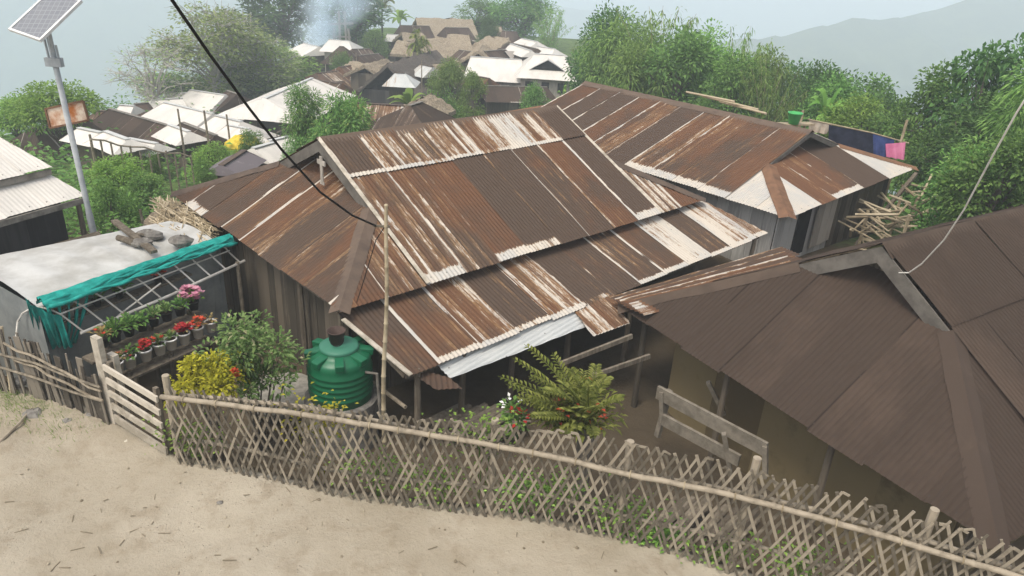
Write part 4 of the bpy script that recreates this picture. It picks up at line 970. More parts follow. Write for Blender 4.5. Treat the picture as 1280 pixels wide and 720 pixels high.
# ------------------------------------------------------------------ plants in the yard
def shrub(name, c, rx, rz, lk, n, ls, label, cat, seed, stems=7, wide=.5, flower=None, gp=None, clumps=14):
    loc = (c.x, c.y, ground(c.x, c.y)); q = random.Random(seed); t = thing(name, loc, label, cat, gp)
    mb = MB(); st_ = MB(); cs = []
    for i in range(clumps):
        a = q.uniform(0, 6.28); ph = q.uniform(-1.2, 1.3); rr = q.uniform(.3, 1.12)
        p = c+V(math.cos(a)*math.cos(ph)*rx*rr, math.sin(a)*math.cos(ph)*rx*rr, math.sin(ph)*rz*rr); cs.append((p, q.uniform(.18, .5)*rx))
    for i in range(n):
        p, r_ = q.choice(cs); d = V(q.gauss(0, 1), q.gauss(0, 1), q.gauss(.25, .8)).normalized()
        b = p+d*r_*q.uniform(.4, 1.1); mb.cur = q.random()
        mb.leaf(b, d+V(q.uniform(-.6, .6), q.uniform(-.6, .6), q.uniform(-.2, .4)), V(q.uniform(-.4, .4), q.uniform(-.4, .4), 1), ls*q.uniform(.7, 1.3), ls*wide)
    for p, r_ in cs[:stems]:
        st_.cur = .4; g_ = Vector(loc)+V(q.uniform(-.08, .08), q.uniform(-.08, .08), -.1); st_.tube([g_, g_.lerp(p, .5)+V(0, 0, .1*rz), p], [.022, .015, .007], 5)
    mb.build('foliage', LEAF[lk], t); st_.build('stems', M['bark'], t)
    if flower:
        fm, pts = flower; fl = MB()
        for P_, fs_ in pts:
            for k_ in range(14):
                a = k_*2.4; el = .2+1.2*(k_/14); d = V(math.cos(a)*math.cos(el), math.sin(a)*math.cos(el), math.sin(el)); fl.cur = q.random(); fl.leaf(Vector(P_), d, V(0, 0, 1), fs_, fs_*.8, .1)
        fl.build('flowers', M[fm], t)
    return t
y0 = UY(258, 470, 7.75); shrub('croton_bush', y0+V(0, 0, -.08), .42, .27, 'yellow', 2300, .075, 'rounded yellow leaved bush just behind the lattice fence near the gate', 'bush', 301, clumps=22)
y1 = UY(316, 445, 8.3); shrub('rose_bush', y1+V(.0, 0, -.06), .5, .56, 'rose', 2600, .085, 'loose green bush with small pale leaves and one red rose left of the tank', 'bush', 302, 9, .5, ('redfl', [((UY(293, 465, 7.7)), .07), (UY(296, 470, 7.72), .05)]), clumps=44)
# cycad-like fern palm
fp = UY(735, 528, 7.1); q = random.Random(41)
pt = thing('fern_palm', (fp.x, fp.y, ground(fp.x, fp.y)), 'spreading fern palm with feathery fronds rising behind the middle of the lattice fence', 'plant')
fr = MB(); dry = MB(); cen = V(fp.x, fp.y, fp.z+.02)
mb = MB(); mb.cur = .5; mb.tube([(fp.x, fp.y, ground(fp.x, fp.y)-.1), cen], [.09, .11], 9); mb.build('trunk', M['bark'], pt)
def frond(mb_, c, tip, lift, nl, ll_, wd_, q):
    c = Vector(c); tip = Vector(tip); pts = []
    for i in range(11):
        t = i/10; p = c.lerp(tip, t)+V(0, 0, lift*math.sin(t*math.pi)); pts.append(p)
    mb_.cur = .25; mb_.tube(pts, [lerp(.012, .003, i/10) for i in range(11)], 4)
    for i in range(nl):
        t = .18+.8*i/nl; f_ = t*10; k_ = min(9, int(f_)); p = pts[k_].lerp(pts[k_+1], f_-k_); d = (pts[k_+1]-pts[k_]).normalized()
        sd2 = d.cross(V(0, 0, 1))
        if sd2.length < .05: sd2 = V(1, 0, 0)
        sd2.normalize()
        for sgn in (-1, 1):
            mb_.cur = q.random(); l_ = ll_*math.sin(.35+2.5*t*.9)*q.uniform(.85, 1.1)
            mb_.leaf(p, sd2*sgn+d*.55+V(0, 0, .25), V(0, 0, 1), max(.05, l_), wd_, .2)
for (px, py, dy) in [(640, 447, .0), (655, 430, .25), (690, 440, .4), (712, 460, .45), (632, 480, -.1), (645, 500, -.2), (660, 470, .1), (745, 455, .4), (760, 470, .3), (780, 497, -.1), (700, 478, -.3), (676, 488, -.25), (735, 480, -.35), (665, 520, -.4), (622, 470, .2)]:
    frond(fr, cen, UY(px, py, fp.y+dy), q.uniform(.0, .16), 16, .135, .036, q)
for i in range(34):
    a = q.uniform(.4, 5.2); frond(fr, cen+V(q.gauss(-.15, .12), q.gauss(0, .1), -.05), cen+V(-.15+math.cos(a)*q.uniform(.3, .75), math.sin(a)*.4, q.uniform(.05, .5)), .06, 13, .11, .034, q)
for i in range(30):
    a = q.uniform(2.2, 4.4); frond(dry, cen, cen+V(math.cos(a)*.55, math.sin(a)*.25, q.uniform(-.15, .25)), .08, 12, .06, .012, q)
fol = MB()
for i in range(620):
    d = V(q.gauss(-.25, .8), q.gauss(-.1, .5), abs(q.gauss(.2, .5))).normalized(); p = cen+V(d.x*.55*q.random()-.1, d.y*.35*q.random(), d.z*.55*q.random()); fol.cur = q.random()
    fol.leaf(p, d+V(q.gauss(0, .5), q.gauss(0, .5), q.gauss(0, .4)), V(0, 0, 1), q.uniform(.08, .15), q.uniform(.03, .05), .3)
fol.build('leaves', LEAF['palm'], pt)
rd = MB()
for i in range(32):
    p = cen+V(q.uniform(-.5, .22), q.uniform(-.25, .05), q.uniform(.0, .28)); rd.cur = q.random(); rd.leaf(p, V(q.gauss(0, 1), q.gauss(0, 1), .5), V(0, 0, 1), .08, .045)
rd.build('red_leaves', M['redfl'], pt)
fr.build('fronds', LEAF['palm'], pt); dry.build('dry_fronds', LEAF['dry'], pt)
for i, (px, py, Y, l_, k_, n_) in enumerate([(733, 486, 8.0, 'red flowering plant behind the fern palm, at its upper right', 'dark', 60), (648, 522, 7.0, 'small red flower plant at the left foot of the fern palm', 'dark', 60), (640, 508, 7.15, 'small white flowered plant left of the fern palm', 'mid', 60)]):
    p = UY(px, py, Y); tl = thing('flower_plant', (p.x, p.y, p.z-.45), l_, 'plant'); mb = MB(); q = random.Random(50+i)
    for j in range(n_):
        d = V(q.gauss(0, 1), q.gauss(0, 1), q.gauss(.3, 1)).normalized(); mb.cur = q.random(); mb.leaf(p+d*.13*q.random()-V(0, 0, .05), d, V(0, 0, 1), .1, .05)
    mb.cur = .3; mb.tube([p-V(0, 0, .5), p], .012, 5); mb.build('foliage', LEAF[k_], tl)
    fl = MB()
    for j in range(26 if i < 2 else 10):
        d = V(q.gauss(0, 1), q.gauss(0, 1)-.3, q.gauss(.3, 1)).normalized(); fl.cur = q.random(); fl.leaf(p+d*.1+V(0, 0, .02), d, V(0, 0, 1), .06, .05, 0)
    fl.build('flowers', M['redfl'] if i < 2 else M['potw'], tl)
# weeds along the fence
q = random.Random(60)
for i, (px, py, l_) in enumerate([(690, 610, 'green weed clump growing through the middle of the lattice fence'), (655, 615, 'leafy weed at the fence foot below the fern palm'), (818, 670, 'bright weed clump at the fence foot right of the middle'), (905, 690, 'weed clump at the fence foot near the lower right'), (470, 585, 'small weed patch behind the fence under the bamboo pole'), (240, 545, 'small yellowish weed by the fence end at the gate'), (545, 600, 'scattered weed behind the lattice fence left of the middle'), (780, 640, 'thin weed behind the fence slats right of the fern palm'), (395, 520, 'yellow sprig by the tank behind the fence'), (600, 540, 'weed poking over the fence rail left of the fern palm'), (1000, 700, 'weed clump behind the right part of the fence')]):
    x, y, a = 0, 0, 0; p = U(px, py, .3); p = V(p.x, yline(p.x)+.14, 0)
    p.x = ray(px, py).x/ray(px, py).y*p.y; pz = UY(px, py, p.y).z
    t = thing('weed', (p.x, p.y, -.05), l_, 'weed', 'weeds along the lattice fence'); mb = MB()
    for j in range(260):
        d = V(q.gauss(0, .22), q.gauss(-.03, .07), 0); z_ = max(.02, pz+q.gauss(0, .14)); mb.cur = q.random()
        mb.leaf(V(p.x+d.x, p.y+d.y, z_), V(q.gauss(0, 1), q.gauss(0, 1), .5), V(0, 0, 1), q.uniform(.04, .08), .035)
    for j in range(5):
        xx = q.gauss(0, .12); mb.cur = .1; mb.tube([(p.x+xx*.4, p.y, -.1), (p.x+xx, p.y, pz+.1)], .006, 4)
    mb.build('foliage', LEAF['bright' if i != 8 else 'yellow'], t)

# ------------------------------------------------------------------ yard and path odds and ends
mb = MB(); p = U(352, 492, -.55); mb.lathe([(0, -.1), (.55, -.1), (.58, .0), (.55, .05), (0, .07)], p, 20); tag(mb.build('stone_slab', M['slab'], None), 'round pale stone slab in the yard left of the tank', 'slab')
for i, (a, b, l_) in enumerate([((335, 466), (353, 480), 'short plank lying in the yard behind the rose bush'), ((318, 480), (345, 478), 'flat piece of wood in the yard beside the stone slab')]):
    mb = MB(); mb.bar(U(*a, -.6), U(*b, -.6), .1, .05); tag(mb.build('plank', M['wood'], None), l_, 'plank')
for i, (a, b, l_) in enumerate([((446, 487), (476, 506), 'bamboo pole lying on a slant right of the tank, left one'), ((466, 478), (507, 509), 'bamboo pole lying on a slant right of the tank, right one')]):
    mb = MB(); mb.cur = .6; mb.tube([U(*a, -.1), U(*b, -.1)], .03, 7); tag(mb.build('bamboo_pole', M['bamboorail'], None), l_, 'pole')
mb = MB(); p0 = U(-6, 558, .02); p1 = U(40, 510, .05); mb.cur = .6; mb.tube([p0, p0.lerp(p1, .55)+V(.04, .02, .02), p1], [.022, .02, .013], 6); tag(mb.build('stick', M['bamboorail'], None), 'long dry stick lying on the dirt at the left edge', 'stick')
mb = MB(); p = U(148, 553, .015); mb.box(p, (.2, .13, .02), .5); tag(mb.build('flat_stone', M['paper'], None), 'pale flat stone chip on the dirt in front of the gate', 'stone')
q = random.Random(71)
for i, (px, py, r_, l_) in enumerate([(42, 517, .11, 'larger grey stone by the picket fence near the stick'), (86, 527, .07, 'small stone at the picket fence foot'), (115, 520, .1, 'flat stone at the picket fence foot, nearest the gate'), (22, 478, .1, 'stone in the weeds at the far left fence end'), (275, 628, .03, 'pebble on the path below the gate')]):
    mb = MB(); mb.blob(U(px, py, .02), (r_*1.2, r_, r_*.55), 400+i); tag(mb.build('stone', M['stone'], None), l_, 'stone', 'stones on the path')
mb = MB()
for i in range(120):
    px, py = q.uniform(0, 880), q.uniform(560, 719); p = U(px, py, 0)
    if p.y > yline(p.x)-.08: continue
    p.z = ground(p.x, p.y)+.035*math.sin(p.x*2.1+1.3*math.sin(p.y*1.7))*math.sin(p.y*2.6+.8*math.sin(p.x*2.3)); a = q.uniform(0, 3.14)
    if q.random() < .45:
        l_ = q.uniform(.015, .07); mb.cur = .5*q.random(); mb.bar(p+V(-math.cos(a)*l_, -math.sin(a)*l_, .006), p+V(math.cos(a)*l_, math.sin(a)*l_, .008), .009, .005)
    else:
        mb.cur = q.random(); r_ = q.uniform(.008, .024); mb.blob(p+V(0, 0, r_*.3), (r_, r_, r_*.7), i, 6, 4)
o = mb.build('dirt_litter', m_mottle('dry_chips', (.2, .165, .115), (.37, .32, .24), 6, .9, (1, 1, 1), 0, .01, 1.0), None); o['kind'] = 'stuff'
mb = MB()
for i in range(1500):
    s_ = q.uniform(0, 4.6); x, y, a = along(LF, s_); d = abs(q.gauss(0, .28)); x += math.sin(a)*d; y -= math.cos(a)*d
    mb.cur = q.random(); mb.leaf(V(x, y, .0), V(q.gauss(0, .6), q.gauss(0, .6), 1), V(1, 0, 0), q.uniform(.04, .13), .01, 0)
o = mb.build('grass', LEAF['pale'], None); o['kind'] = 'stuff'
# wooden railing under the brown roof
ra, rb = U(826, 490, .1), U(958, 562, .1); rc, rd_ = U(828, 524, -.15), U(912, 572, -.15)
rl = thing('wooden_railing', ra.lerp(rb, .5)+V(0, 0, -1.1), 'heavy grey plank railing standing under the eave of the brown roof', 'railing')
mb = MB(); mb.bar(ra+V(-.05, 0, 0), rb, .05, .21); mb.build('top_plank', M['plank2'], rl)
mb = MB(); mb.bar(rc, rd_.lerp(rb+V(0, 0, -.3), .3), .05, .18); mb.build('lower_plank', M['plank2'], rl)
for a, b in (((838, 490), (822, 548)), ((828, 492), (829, 530)), ((886, 480), (906, 520)), ((906, 545), (915, 600)), ((958, 560), (958, 600))):
    mb = MB(); p0 = U(*a, .15); p1 = UY(b[0], b[1], p0.y-.05); mb.bar(p0+V(0, .05, 0), p1+V(0, .05, 0), .085, .06); mb.build('post', M['plank2'], rl)
# dark lean beams behind the palm
for i, (a, b, l_) in enumerate([((700, 455), (790, 420), 'grey beam leaning under the verandah roof, upper one'), ((740, 470), (812, 445), 'grey beam leaning under the verandah roof, lower one')]):
    mb = MB(); mb.bar(UY(*a, 8.9), UY(*b, 9.4), .04, .07); tag(mb.build('beam', M['wood'], None), l_, 'beam')

for i, (px, py, Y, n_, l_) in enumerate([(600, 500, 9.0, 26, 'stack of split firewood in the shade under the verandah roof'), (905, 560, 7.6, 22, 'stack of split firewood in the shade under the brown roof, behind the railing')]):
    p = UY(px, py, Y); z0 = ground(p.x, p.y); t = thing('firewood_stack', (p.x, p.y, z0), l_, 'firewood'); mb = MB(); q = random.Random(600+i)
    for j in range(n_):
        c = V(p.x+(j % 9)*.13-.55+q.gauss(0, .02), p.y+q.gauss(0, .03), z0+.07+(j//9)*.13); mb.cur = q.random(); d = V(.25, .28, q.gauss(0, .02)); mb.tube([c-d, c+d], q.uniform(.05, .07), 6)
    mb.build('logs', M['wood'], t)
# ------------------------------------------------------------------ washing line and drying platform behind the second house
def cloth(name, mat, corners, label, seed):
    a, b, c, d = corners; q = random.Random(seed); n, m_ = 12, 8; mb = MB(); vs = []
    for i in range(n+1):
        for j in range(m_+1):
            t, s_ = i/n, j/m_; p = a.lerp(b, t).lerp(d.lerp(c, t), s_); vs.append(p+V(0, .05*math.sin(i*1.4+seed)*s_, 0))
    vs2 = [p+V(0, .012, 0) for p in vs]
    F_ = [(i*(m_+1)+j, (i+1)*(m_+1)+j, (i+1)*(m_+1)+j+1, i*(m_+1)+j+1) for i in range(n) for j in range(m_)]
    mb.add(vs, F_); mb.add(vs2, [f_[::-1] for f_ in F_]); tag(mb.build(name, mat, None, True), label, 'cloth', 'washing on the line')
YL = 20.5
cloth('hanging_cloth', M['navy'], [UY(1036, 156, YL), UY(1091, 167, YL), UY(1091, 192, YL), UY(1036, 186, YL)], 'long dark navy cloth hanging on the washing line', 1)
cloth('hanging_cloth', M['blue'], [UY(1091, 166, YL), UY(1118, 175, YL), UY(1116, 196, YL), UY(1092, 196, YL)], 'blue cloth hanging between the navy and the pink one', 2)
cloth('hanging_cloth', M['pink'], [UY(1107, 180, YL-.3), UY(1132, 178, YL-.3), UY(1131, 200, YL-.3), UY(1108, 196, YL-.3)], 'bright pink cloth at the right end of the washing line', 3)
cloth('hanging_cloth', M['beige'], [UY(1012, 150, YL), UY(1040, 156, YL), UY(1034, 168, YL), UY(1010, 164, YL)], 'beige cloth at the left end of the washing line', 4)
cl = thing('washing_line', UY(1085, 200, YL), 'washing line between two poles behind the second house', 'washing line')
mb = MB(); mb.tube([UY(1010, 149, YL), UY(1090, 166, YL), UY(1136, 179, YL)], .02, 5); mb.build('line', M['bamboonew'], cl)
mb = MB(); pb_ = UY(993, 148, 20)+V(0, 0, -.17); mb.bar(pb_+V(-.5, -.1, 0), pb_+V(.6, .3, 0), .3, .04); mb.tube([pb_+V(-.35, 0, -.02), V(pb_.x-.35, pb_.y, -2)], .04, 6); mb.tube([pb_+V(.4, .2, -.02), V(pb_.x+.4, pb_.y+.2, -2)], .04, 6); mb.build('shelf', M['bamboonew'], cl)
for a, b in (((1134, 150), (1128, 215)), ((1004, 138), (1002, 175))):
    p0 = UY(*a, YL); mb = MB(); mb.tube([p0, V(p0.x, p0.y, -2)], .04, 6); mb.build('pole', M['bamboonew'], cl)
bp = UY(993, 148, 20); bk2 = thing('green_bucket', bp, 'bright green bucket standing behind the ridge of the second house', 'bucket')
mb = MB(); mb.lathe([(0, -.15), (.13, -.15), (.185, .13), (.2, .13), (.2, .16), (.17, .16), (.11, -.12), (0, -.12)], bp, 18); mb.build('shell', M['bucket'], bk2, True)
mb = MB(); mb.tube([bp+V(.19*math.cos(a), 0, .14-.2*math.sin(a)*.3) for a in np.linspace(0, math.pi, 10)], .01, 5); mb.build('handle', M['rubber'], bk2)
# open bamboo drying platform
pc0 = H2.q(H2.L-.2, 4.2, -1.0); q = random.Random(81)
plf = thing('bamboo_platform', H2.q(H2.L+.9, 5.8, -2.4), 'bamboo drying platform stacked with loose poles under the right eave of the second house', 'platform')
mb = MB()
for i in range(75):
    x = q.uniform(-.1, .8); y = q.uniform(3.5, 7.2); z_ = q.uniform(-1.75, -.35); a = q.choice([0, 0, 1.57, .5, -.4])+q.gauss(0, .2); l_ = q.uniform(.4, 1.0)
    c = H2.q(H2.L+x, y, z_); d = (H2.ex*math.cos(a)+H2.ey*math.sin(a)).normalized()*l_/2+V(0, 0, q.gauss(0, .12)); mb.cur = q.random(); mb.tube([c-d, c+d], q.uniform(.02, .04), 6)
mb.build('loose_poles', M['bamboonew'], plf)
mb = MB(); mb.bar(H2.q(H2.L-.1, 4.2, -1.9), H2.q(H2.L+.1, 7.0, -.1), .09, .09); mb.build('brace', M['wood'], plf)
for x, y in ((.1, 4.2), (1.0, 4.4), (.2, 6.0), (1.1, 6.1), (.2, 7.4), (1.1, 7.4)):
    p = H2.q(H2.L+x, y); mb = MB(); mb.tube([V(p.x, p.y, ground(p.x, p.y)-.2), V(p.x, p.y, .3+.3*q.random())], .045, 6); mb.build('post', M['bamboonew'], plf)
# poles lying on the back of the second roof
for i in range(3):
    mb = MB(); mb.cur = .7; (a_, b_) = [((858, 115), (918, 127)), ((878, 120), (948, 137)), ((900, 127), (958, 142))][i]; p0, p1 = UY(*a_, 23.2-.3*i), UY(*b_, 21.8-.4*i); mb.tube([p0, p1], .035, 6); tag(mb.build('bamboo_pole', M['bamboonew'], None), ['upper', 'middle', 'lower'][i]+' pale pole lying behind the ridge of the second house', 'pole', 'poles behind the second ridge')

# ------------------------------------------------------------------ the village beyond
def vhouse(label, rl, rr, YL_, YR_, w_, drop, mat='white', hip=(0, 0), wall='palewall', wallh=1.9, thick=.0, seed=0, gablet=None, windows=0, back=None, group='houses of the village beyond', rust=None, zr_=None):
    a = UY(rl[0], rl[1], YL_); b = UY(rr[0], rr[1], YR_); z_ = (a.z+b.z)/2; a.z = b.z = z_
    t = thing('village_house', V((a.x+b.x)/2, (a.y+b.y)/2, z_-drop-wallh), label, 'house', group)
    d = (b-a).normalized(); n = V(d.y, -d.x, 0)
    if n.y > 0: n = -n
    L = (b-a).length; sl_ = math.hypot(w_, drop); hl_, hr_ = hip
    mt = {'white': M['tin_white'], 'brown': M['tin'], 'dark': M['tin_brown'], 'thatch': M['thatch'], 'grey': M['thatchgrey'], 'slate': M['purple'], 'zinc': M['zinc']}[mat]
    sp = {'white': spec_uniform(.02, .14, 0, 0, 0, 0, (.2, .8)), 'brown': spec_uniform(*(rust or (.78, 1.0)), .5, .5, .3, .3), 'dark': spec_uniform(.7, 1.1, .5, .5, .5, .4), 'slate': spec_uniform(1, 1), 'zinc': spec_uniform(.1, .5)}.get(mat)
    wb = back or w_
    if mat in ('thatch', 'grey'):
        q = random.Random(seed); rf = MB()
        for sgn, ww in ((1, w_), (-1, wb)):
            nu, nv = max(8, int(L/.45)), 8; vs = []
            for layer in (0, -.22):
                for i in range(nu+1):
                    for j in range(nv+1):
                        u = -hl_ + (L+hl_+hr_)*i/nu; lo = j/nv
                        ulo = lerp(max(0, min(L, u)), u, lo)
                        p = a+d*ulo+n*sgn*ww*lo+V(0, 0, -drop*lo+layer+(q.gauss(0, .05)+.07*((j*3) % 2) if layer == 0 else 0))
                        vs.append(p)
            k_ = (nu+1)*(nv+1); F_ = []
            for i in range(nu):
                for j in range(nv):
                    f_ = (i*(nv+1)+j, (i+1)*(nv+1)+j, (i+1)*(nv+1)+j+1, i*(nv+1)+j+1); F_.append(f_); F_.append(tuple(x+k_ for x in f_[::-1]))
            for i in range(nu): F_.append((i*(nv+1)+nv, (i+1)*(nv+1)+nv, (i+1)*(nv+1)+nv+k_, i*(nv+1)+nv+k_))
            for j in range(nv):
                F_.append((j, j+1, j+1+k_, j+k_)); F_.append((nu*(nv+1)+j, nu*(nv+1)+j+1, nu*(nv+1)+j+1+k_, nu*(nv+1)+j+k_))
            rf.add(vs, F_)
        rf.build('roof', mt, t)
    else:
        rf = bpy.data.objects.new('roof', None); C.objects.link(rf); rf.parent = t
        for sgn, ww, nm in ((1, w_, 'front_slope'), (-1, wb, 'back_slope')):
            sl2 = math.hypot(ww, drop); ed_ = (-n*sgn*ww+V(0, 0, drop))
            org = a+n*sgn*ww+V(0, 0, -drop)
            o = tin_slope(nm, mt, org, d, ed_, [(-hl_, 0), (L+hr_, 0), (L, sl2), (0, sl2)], [(0, sl2+.05)], sp, rf, colw=.85, flat=True, seed=seed+sgn, u0=-hl_)
        for hh, e_, sgn in ((hl_, a, -1), (hr_, b, 1)):
            if hh > .05:
                org = e_+d*sgn*hh+n*w_+V(0, 0, -drop); tin_slope('hip_slope', mt, org, -n, -d*sgn*hh+V(0, 0, drop), [(0, 0), (w_+wb, 0), (w_+.05, math.hypot(hh, drop)), (w_-.05, math.hypot(hh, drop))], [(0, math.hypot(hh, drop)+.1)], sp, rf, colw=.85, flat=True, seed=seed+5)
        mb = MB(); mb.bar(a+V(0, 0, .01), b+V(0, 0, .01), .2, .025); mb.build('ridge_cap', M['board'] if mat == 'dark' else M['cap'] if mat != 'white' else M['sheeting'], rf)
    # walls
    wm = MB(); ins = .45; zb = z_-drop-wallh-1.2
    f0, f1_ = a-d*(hl_-ins)+n*(w_-ins), b+d*(hr_-ins)+n*(w_-ins); g0_, g1_ = a-d*(hl_-ins)-n*(wb-ins), b+d*(hr_-ins)-n*(wb-ins)
    zt = z_-drop+ins*drop/w_-.03
    for p, r_ in ((f0, f1_), (g0_, g1_), (f0, g0_), (f1_, g1_)):
        wall_planks(wm, V(p.x, p.y, 0), V(r_.x, r_.y, 0), zb, zt, .6, .06, seed, 0)
    if hl_ < .05 or hr_ < .05:
        for hh, e_, sgn in ((hl_, a, -1), (hr_, b, 1)):
            if hh < .05:
                c0 = e_-d*sgn*.3; wm.add([c0+n*(w_-ins)+V(0, 0, -drop+ins*drop/w_-.05), c0-n*(wb-ins)+V(0, 0, -drop+ins*drop/wb-.05), c0+V(0, 0, -.06)], [(0, 1, 2)])
    wm.build('wall', M[wall], t)
    for i in range(windows):
        c = f0.lerp(f1_, (i+.5)/windows); mb = MB(); mb.box((c.x+n.x*.03, c.y+n.y*.03, zt-.75), (.55, .09, .7), math.atan2(d.y, d.x)); mb.build('window', M['window'], t)
    if gablet:
        c = a.lerp(b, gablet[0])+n*w_*gablet[1]+V(0, 0, -drop*gablet[1]); s_ = gablet[2]
        g_ = MB(); a0_ = c-d*s_; b0_ = c+d*s_; tp = c+V(0, 0, s_*.55)+n*.05; bk_ = c-n*s_*1.2*w_/sl_+V(0, 0, s_*.58)
        g_.add([a0_+n*.1, b0_+n*.1, tp+n*.05], [(0, 1, 2)]); gd_ = g_.build('gable_opening', M['black'], t)
        g_ = MB(); g_.add([a0_-d*.2+n*.22-V(0, 0, .05), tp+n*.2+V(0, 0, .08), bk_, b0_+d*.2+n*.22-V(0, 0, .05)], [(0, 1, 2), (1, 3, 2)]); g_.build('gablet_roof', mt, t)
    return t
# right-hand white pair and the roofs behind them
vhouse('long white roofed hall left of the white roof with the small gable opening', (588, 72), (652, 73), 57, 57, 3.0, 1.25, 'white', (0.3, .6), 'palewall', 1.5, seed=501, windows=3)
vhouse('white roofed house with small dark gable opening in its roof', (668, 67), (705, 69), 56, 56, 3.1, 1.35, 'white', (1.3, .9), 'palewall', 1.6, seed=502, gablet=(.45, .62, 1.2), windows=3)
vhouse('low grey brown shed roof in front of the white roofed hall', (606, 108), (684, 108), 51, 52, 1.9, .75, 'dark', (.2, .5), 'darkwood', 1.4, seed=503)
vhouse('dark brown roof with two small gable openings behind the white pair', (640, 53), (672, 62), 66, 63, 3.2, 1.5, 'dark', (1.4, 1.0), 'darkwood', 1.5, seed=504, gablet=(.55, .6, .9))
vhouse('small white roof at the right edge of the village under the trees', (652, 47), (672, 53), 69, 67, 2.6, 1.2, 'white', (.2, .6), 'palewall', 1.4, seed=505, gablet=(.6, .55, .7))
vhouse('narrow pale roof strip beside the small white roof', (638, 52), (664, 66), 66, 62, .9, .5, 'white', (.1, .1), 'darkwood', 1.2, seed=506)
vhouse('small brown thatched hut below the round dark tree', (618, 32), (626, 34), 82, 82, 2.2, 1.1, 'thatch', (.8, .8), 'darkwood', 1.2, seed=507)
vhouse('thatched house with scattered patches on its roof, right of the round tree', (608, 46), (636, 46), 74, 74, 2.6, 1.4, 'thatch', (.4, .4), 'darkwood', 1.2, seed=508)
vhouse('long brown roof with pale ridge crowning the top of the village', (520, 25), (590, 21), 88, 90, 3.6, 1.9, 'thatch', (.3, .2), 'darkwood', 1.5, seed=509)
vhouse('lower brown roof joined at the left of the long top roof', (500, 33), (537, 31), 82, 83, 2.6, 1.3, 'dark', (.4, .3), 'darkwood', 1.6, seed=510, windows=2)
vhouse('large beige thatched roof in the middle of the village', (560, 43), (586, 43), 72, 72, 3.6, 2.4, 'thatch', (.6, 1.2), 'darkwood', 1.3, seed=511)
vhouse('wide beige thatched roof left of the large thatched one', (520, 50), (562, 46), 70, 72, 3.0, 1.4, 'thatch', (.5, .3), 'darkwood', 1.2, seed=512)
vhouse('thatched house showing a brown gable end towards the white hall', (598, 60), (604, 58), 61, 66, 2.2, 1.3, 'thatch', (.1, .1), 'darkwood', 1.6, seed=513)
vhouse('dark blue grey thatched house with a steep open gable', (484, 66), (545, 74), 53, 62, 2.6, 2.3, 'grey', (.2, .4), 'darkwall', 1.4, seed=514)
vhouse('small pale hipped roof in front of the dark grey thatched house', (494, 91), (506, 91), 50, 50, 1.2, .75, 'zinc', (.7, .9), 'darkwood', 1.5, seed=515)
vhouse('beige thatched roof left of the dark grey house', (456, 84), (482, 71), 57, 61, 1.7, .8, 'thatch', (.3, .1), 'darkwood', 1.2, seed=516)
vhouse('brown tin roof below the bright hillside, left of the thatched roofs', (395, 92), (424, 88), 58, 60, 3.0, 1.3, 'brown', (1.2, .3), 'palewall', 1.4, seed=517, rust=(.6, .95))
vhouse('rusty roof with a white streak beside the green tree in the village', (424, 84), (450, 80), 60, 62, 2.2, 1.0, 'brown', (.2, .3), 'darkwood', 1.4, seed=518)
vhouse('bright white roof under the smoke, left one', (380, 54), (399, 58), 74, 72, 2.0, .8, 'white', (.3, .2), 'darkwood', 1.4, seed=519)
vhouse('bright white roof below the wooden tower', (411, 50), (436, 50), 72, 72, 2.3, .85, 'white', (.4, .9), 'palewall', 1.6, seed=520)
vhouse('brown hipped roof in front of the bright white roof by the tower', (424, 58), (430, 58), 66, 66, 1.9, 1.3, 'dark', (1.3, 1.3), 'darkwood', 1.4, seed=521)
vhouse('brown roof striped with pale tin sheets behind the main ridge', (440, 131), (505, 129), 36, 36, 2.2, 1.2, 'brown', (.1, .2), 'darkwood', 1.4, seed=522, rust=(.3, 1.0))
vhouse('dark brown hipped roof just above the main ridge, right of the striped one', (512, 132), (527, 127), 33, 34, 2.3, 1.2, 'dark', (1.6, 1.3), 'darkwood', 1.4, seed=523)
# left-hand white cluster
vhouse('big white roofed house with a railed balcony behind the mango tree', (331, 122), (390, 98), 39, 46, 2.6, 1.0, 'white', (1.0, .6), 'darkwood', 2.2, seed=524, windows=4)
vhouse('white roof with long ridge at the top of the left cluster', (238, 113), (282, 118), 47, 46, 2.8, 1.2, 'white', (.2, .3), 'darkwood', 1.5, seed=525)
vhouse('pale greenish white roof at the upper left of the cluster', (190, 127), (228, 120), 44, 45, 2.2, 1.1, 'white', (1.0, .2), 'darkwood', 1.5, seed=526)
vhouse('wide white roof with a dark gable, in the middle of the left cluster', (206, 131), (266, 139), 39, 37, 2.2, .9, 'white', (.2, .2), 'darkwood', 1.5, seed=527)
vhouse('small dark brown roof tucked between the white roofs', (284, 114), (298, 117), 47, 46, 1.8, .9, 'dark', (.3, .3), 'darkwood', 1.4, seed=528)
vhouse('white roof below the gable, right part of the left cluster', (270, 146), (302, 150), 36, 35, 1.8, .9, 'white', (.2, .6), 'darkwood', 1.4, seed=529)
vhouse('small white lean roof below the balcony house', (296, 172), (324, 168), 31, 32, 1.0, .5, 'white', (.1, .2), 'darkwood', 1.2, seed=530)
vhouse('long brown roof with a bleached ridge at left, below the white cluster', (138, 143), (220, 152), 36, 33, 1.9, 1.15, 'dark', (.3, .5), 'mudwall', 1.4, seed=531)
vhouse('dark brown roof joined at the right of the long brown roof', (228, 156), (270, 166), 33, 31, 1.3, .7, 'dark', (.2, .3), 'darkwood', 1.5, seed=532)
vhouse('tiny white roof square behind the long brown roof', (150, 131), (168, 132), 39, 39, 1.0, .5, 'white', (.1, .1), 'darkwood', 1.2, seed=533)
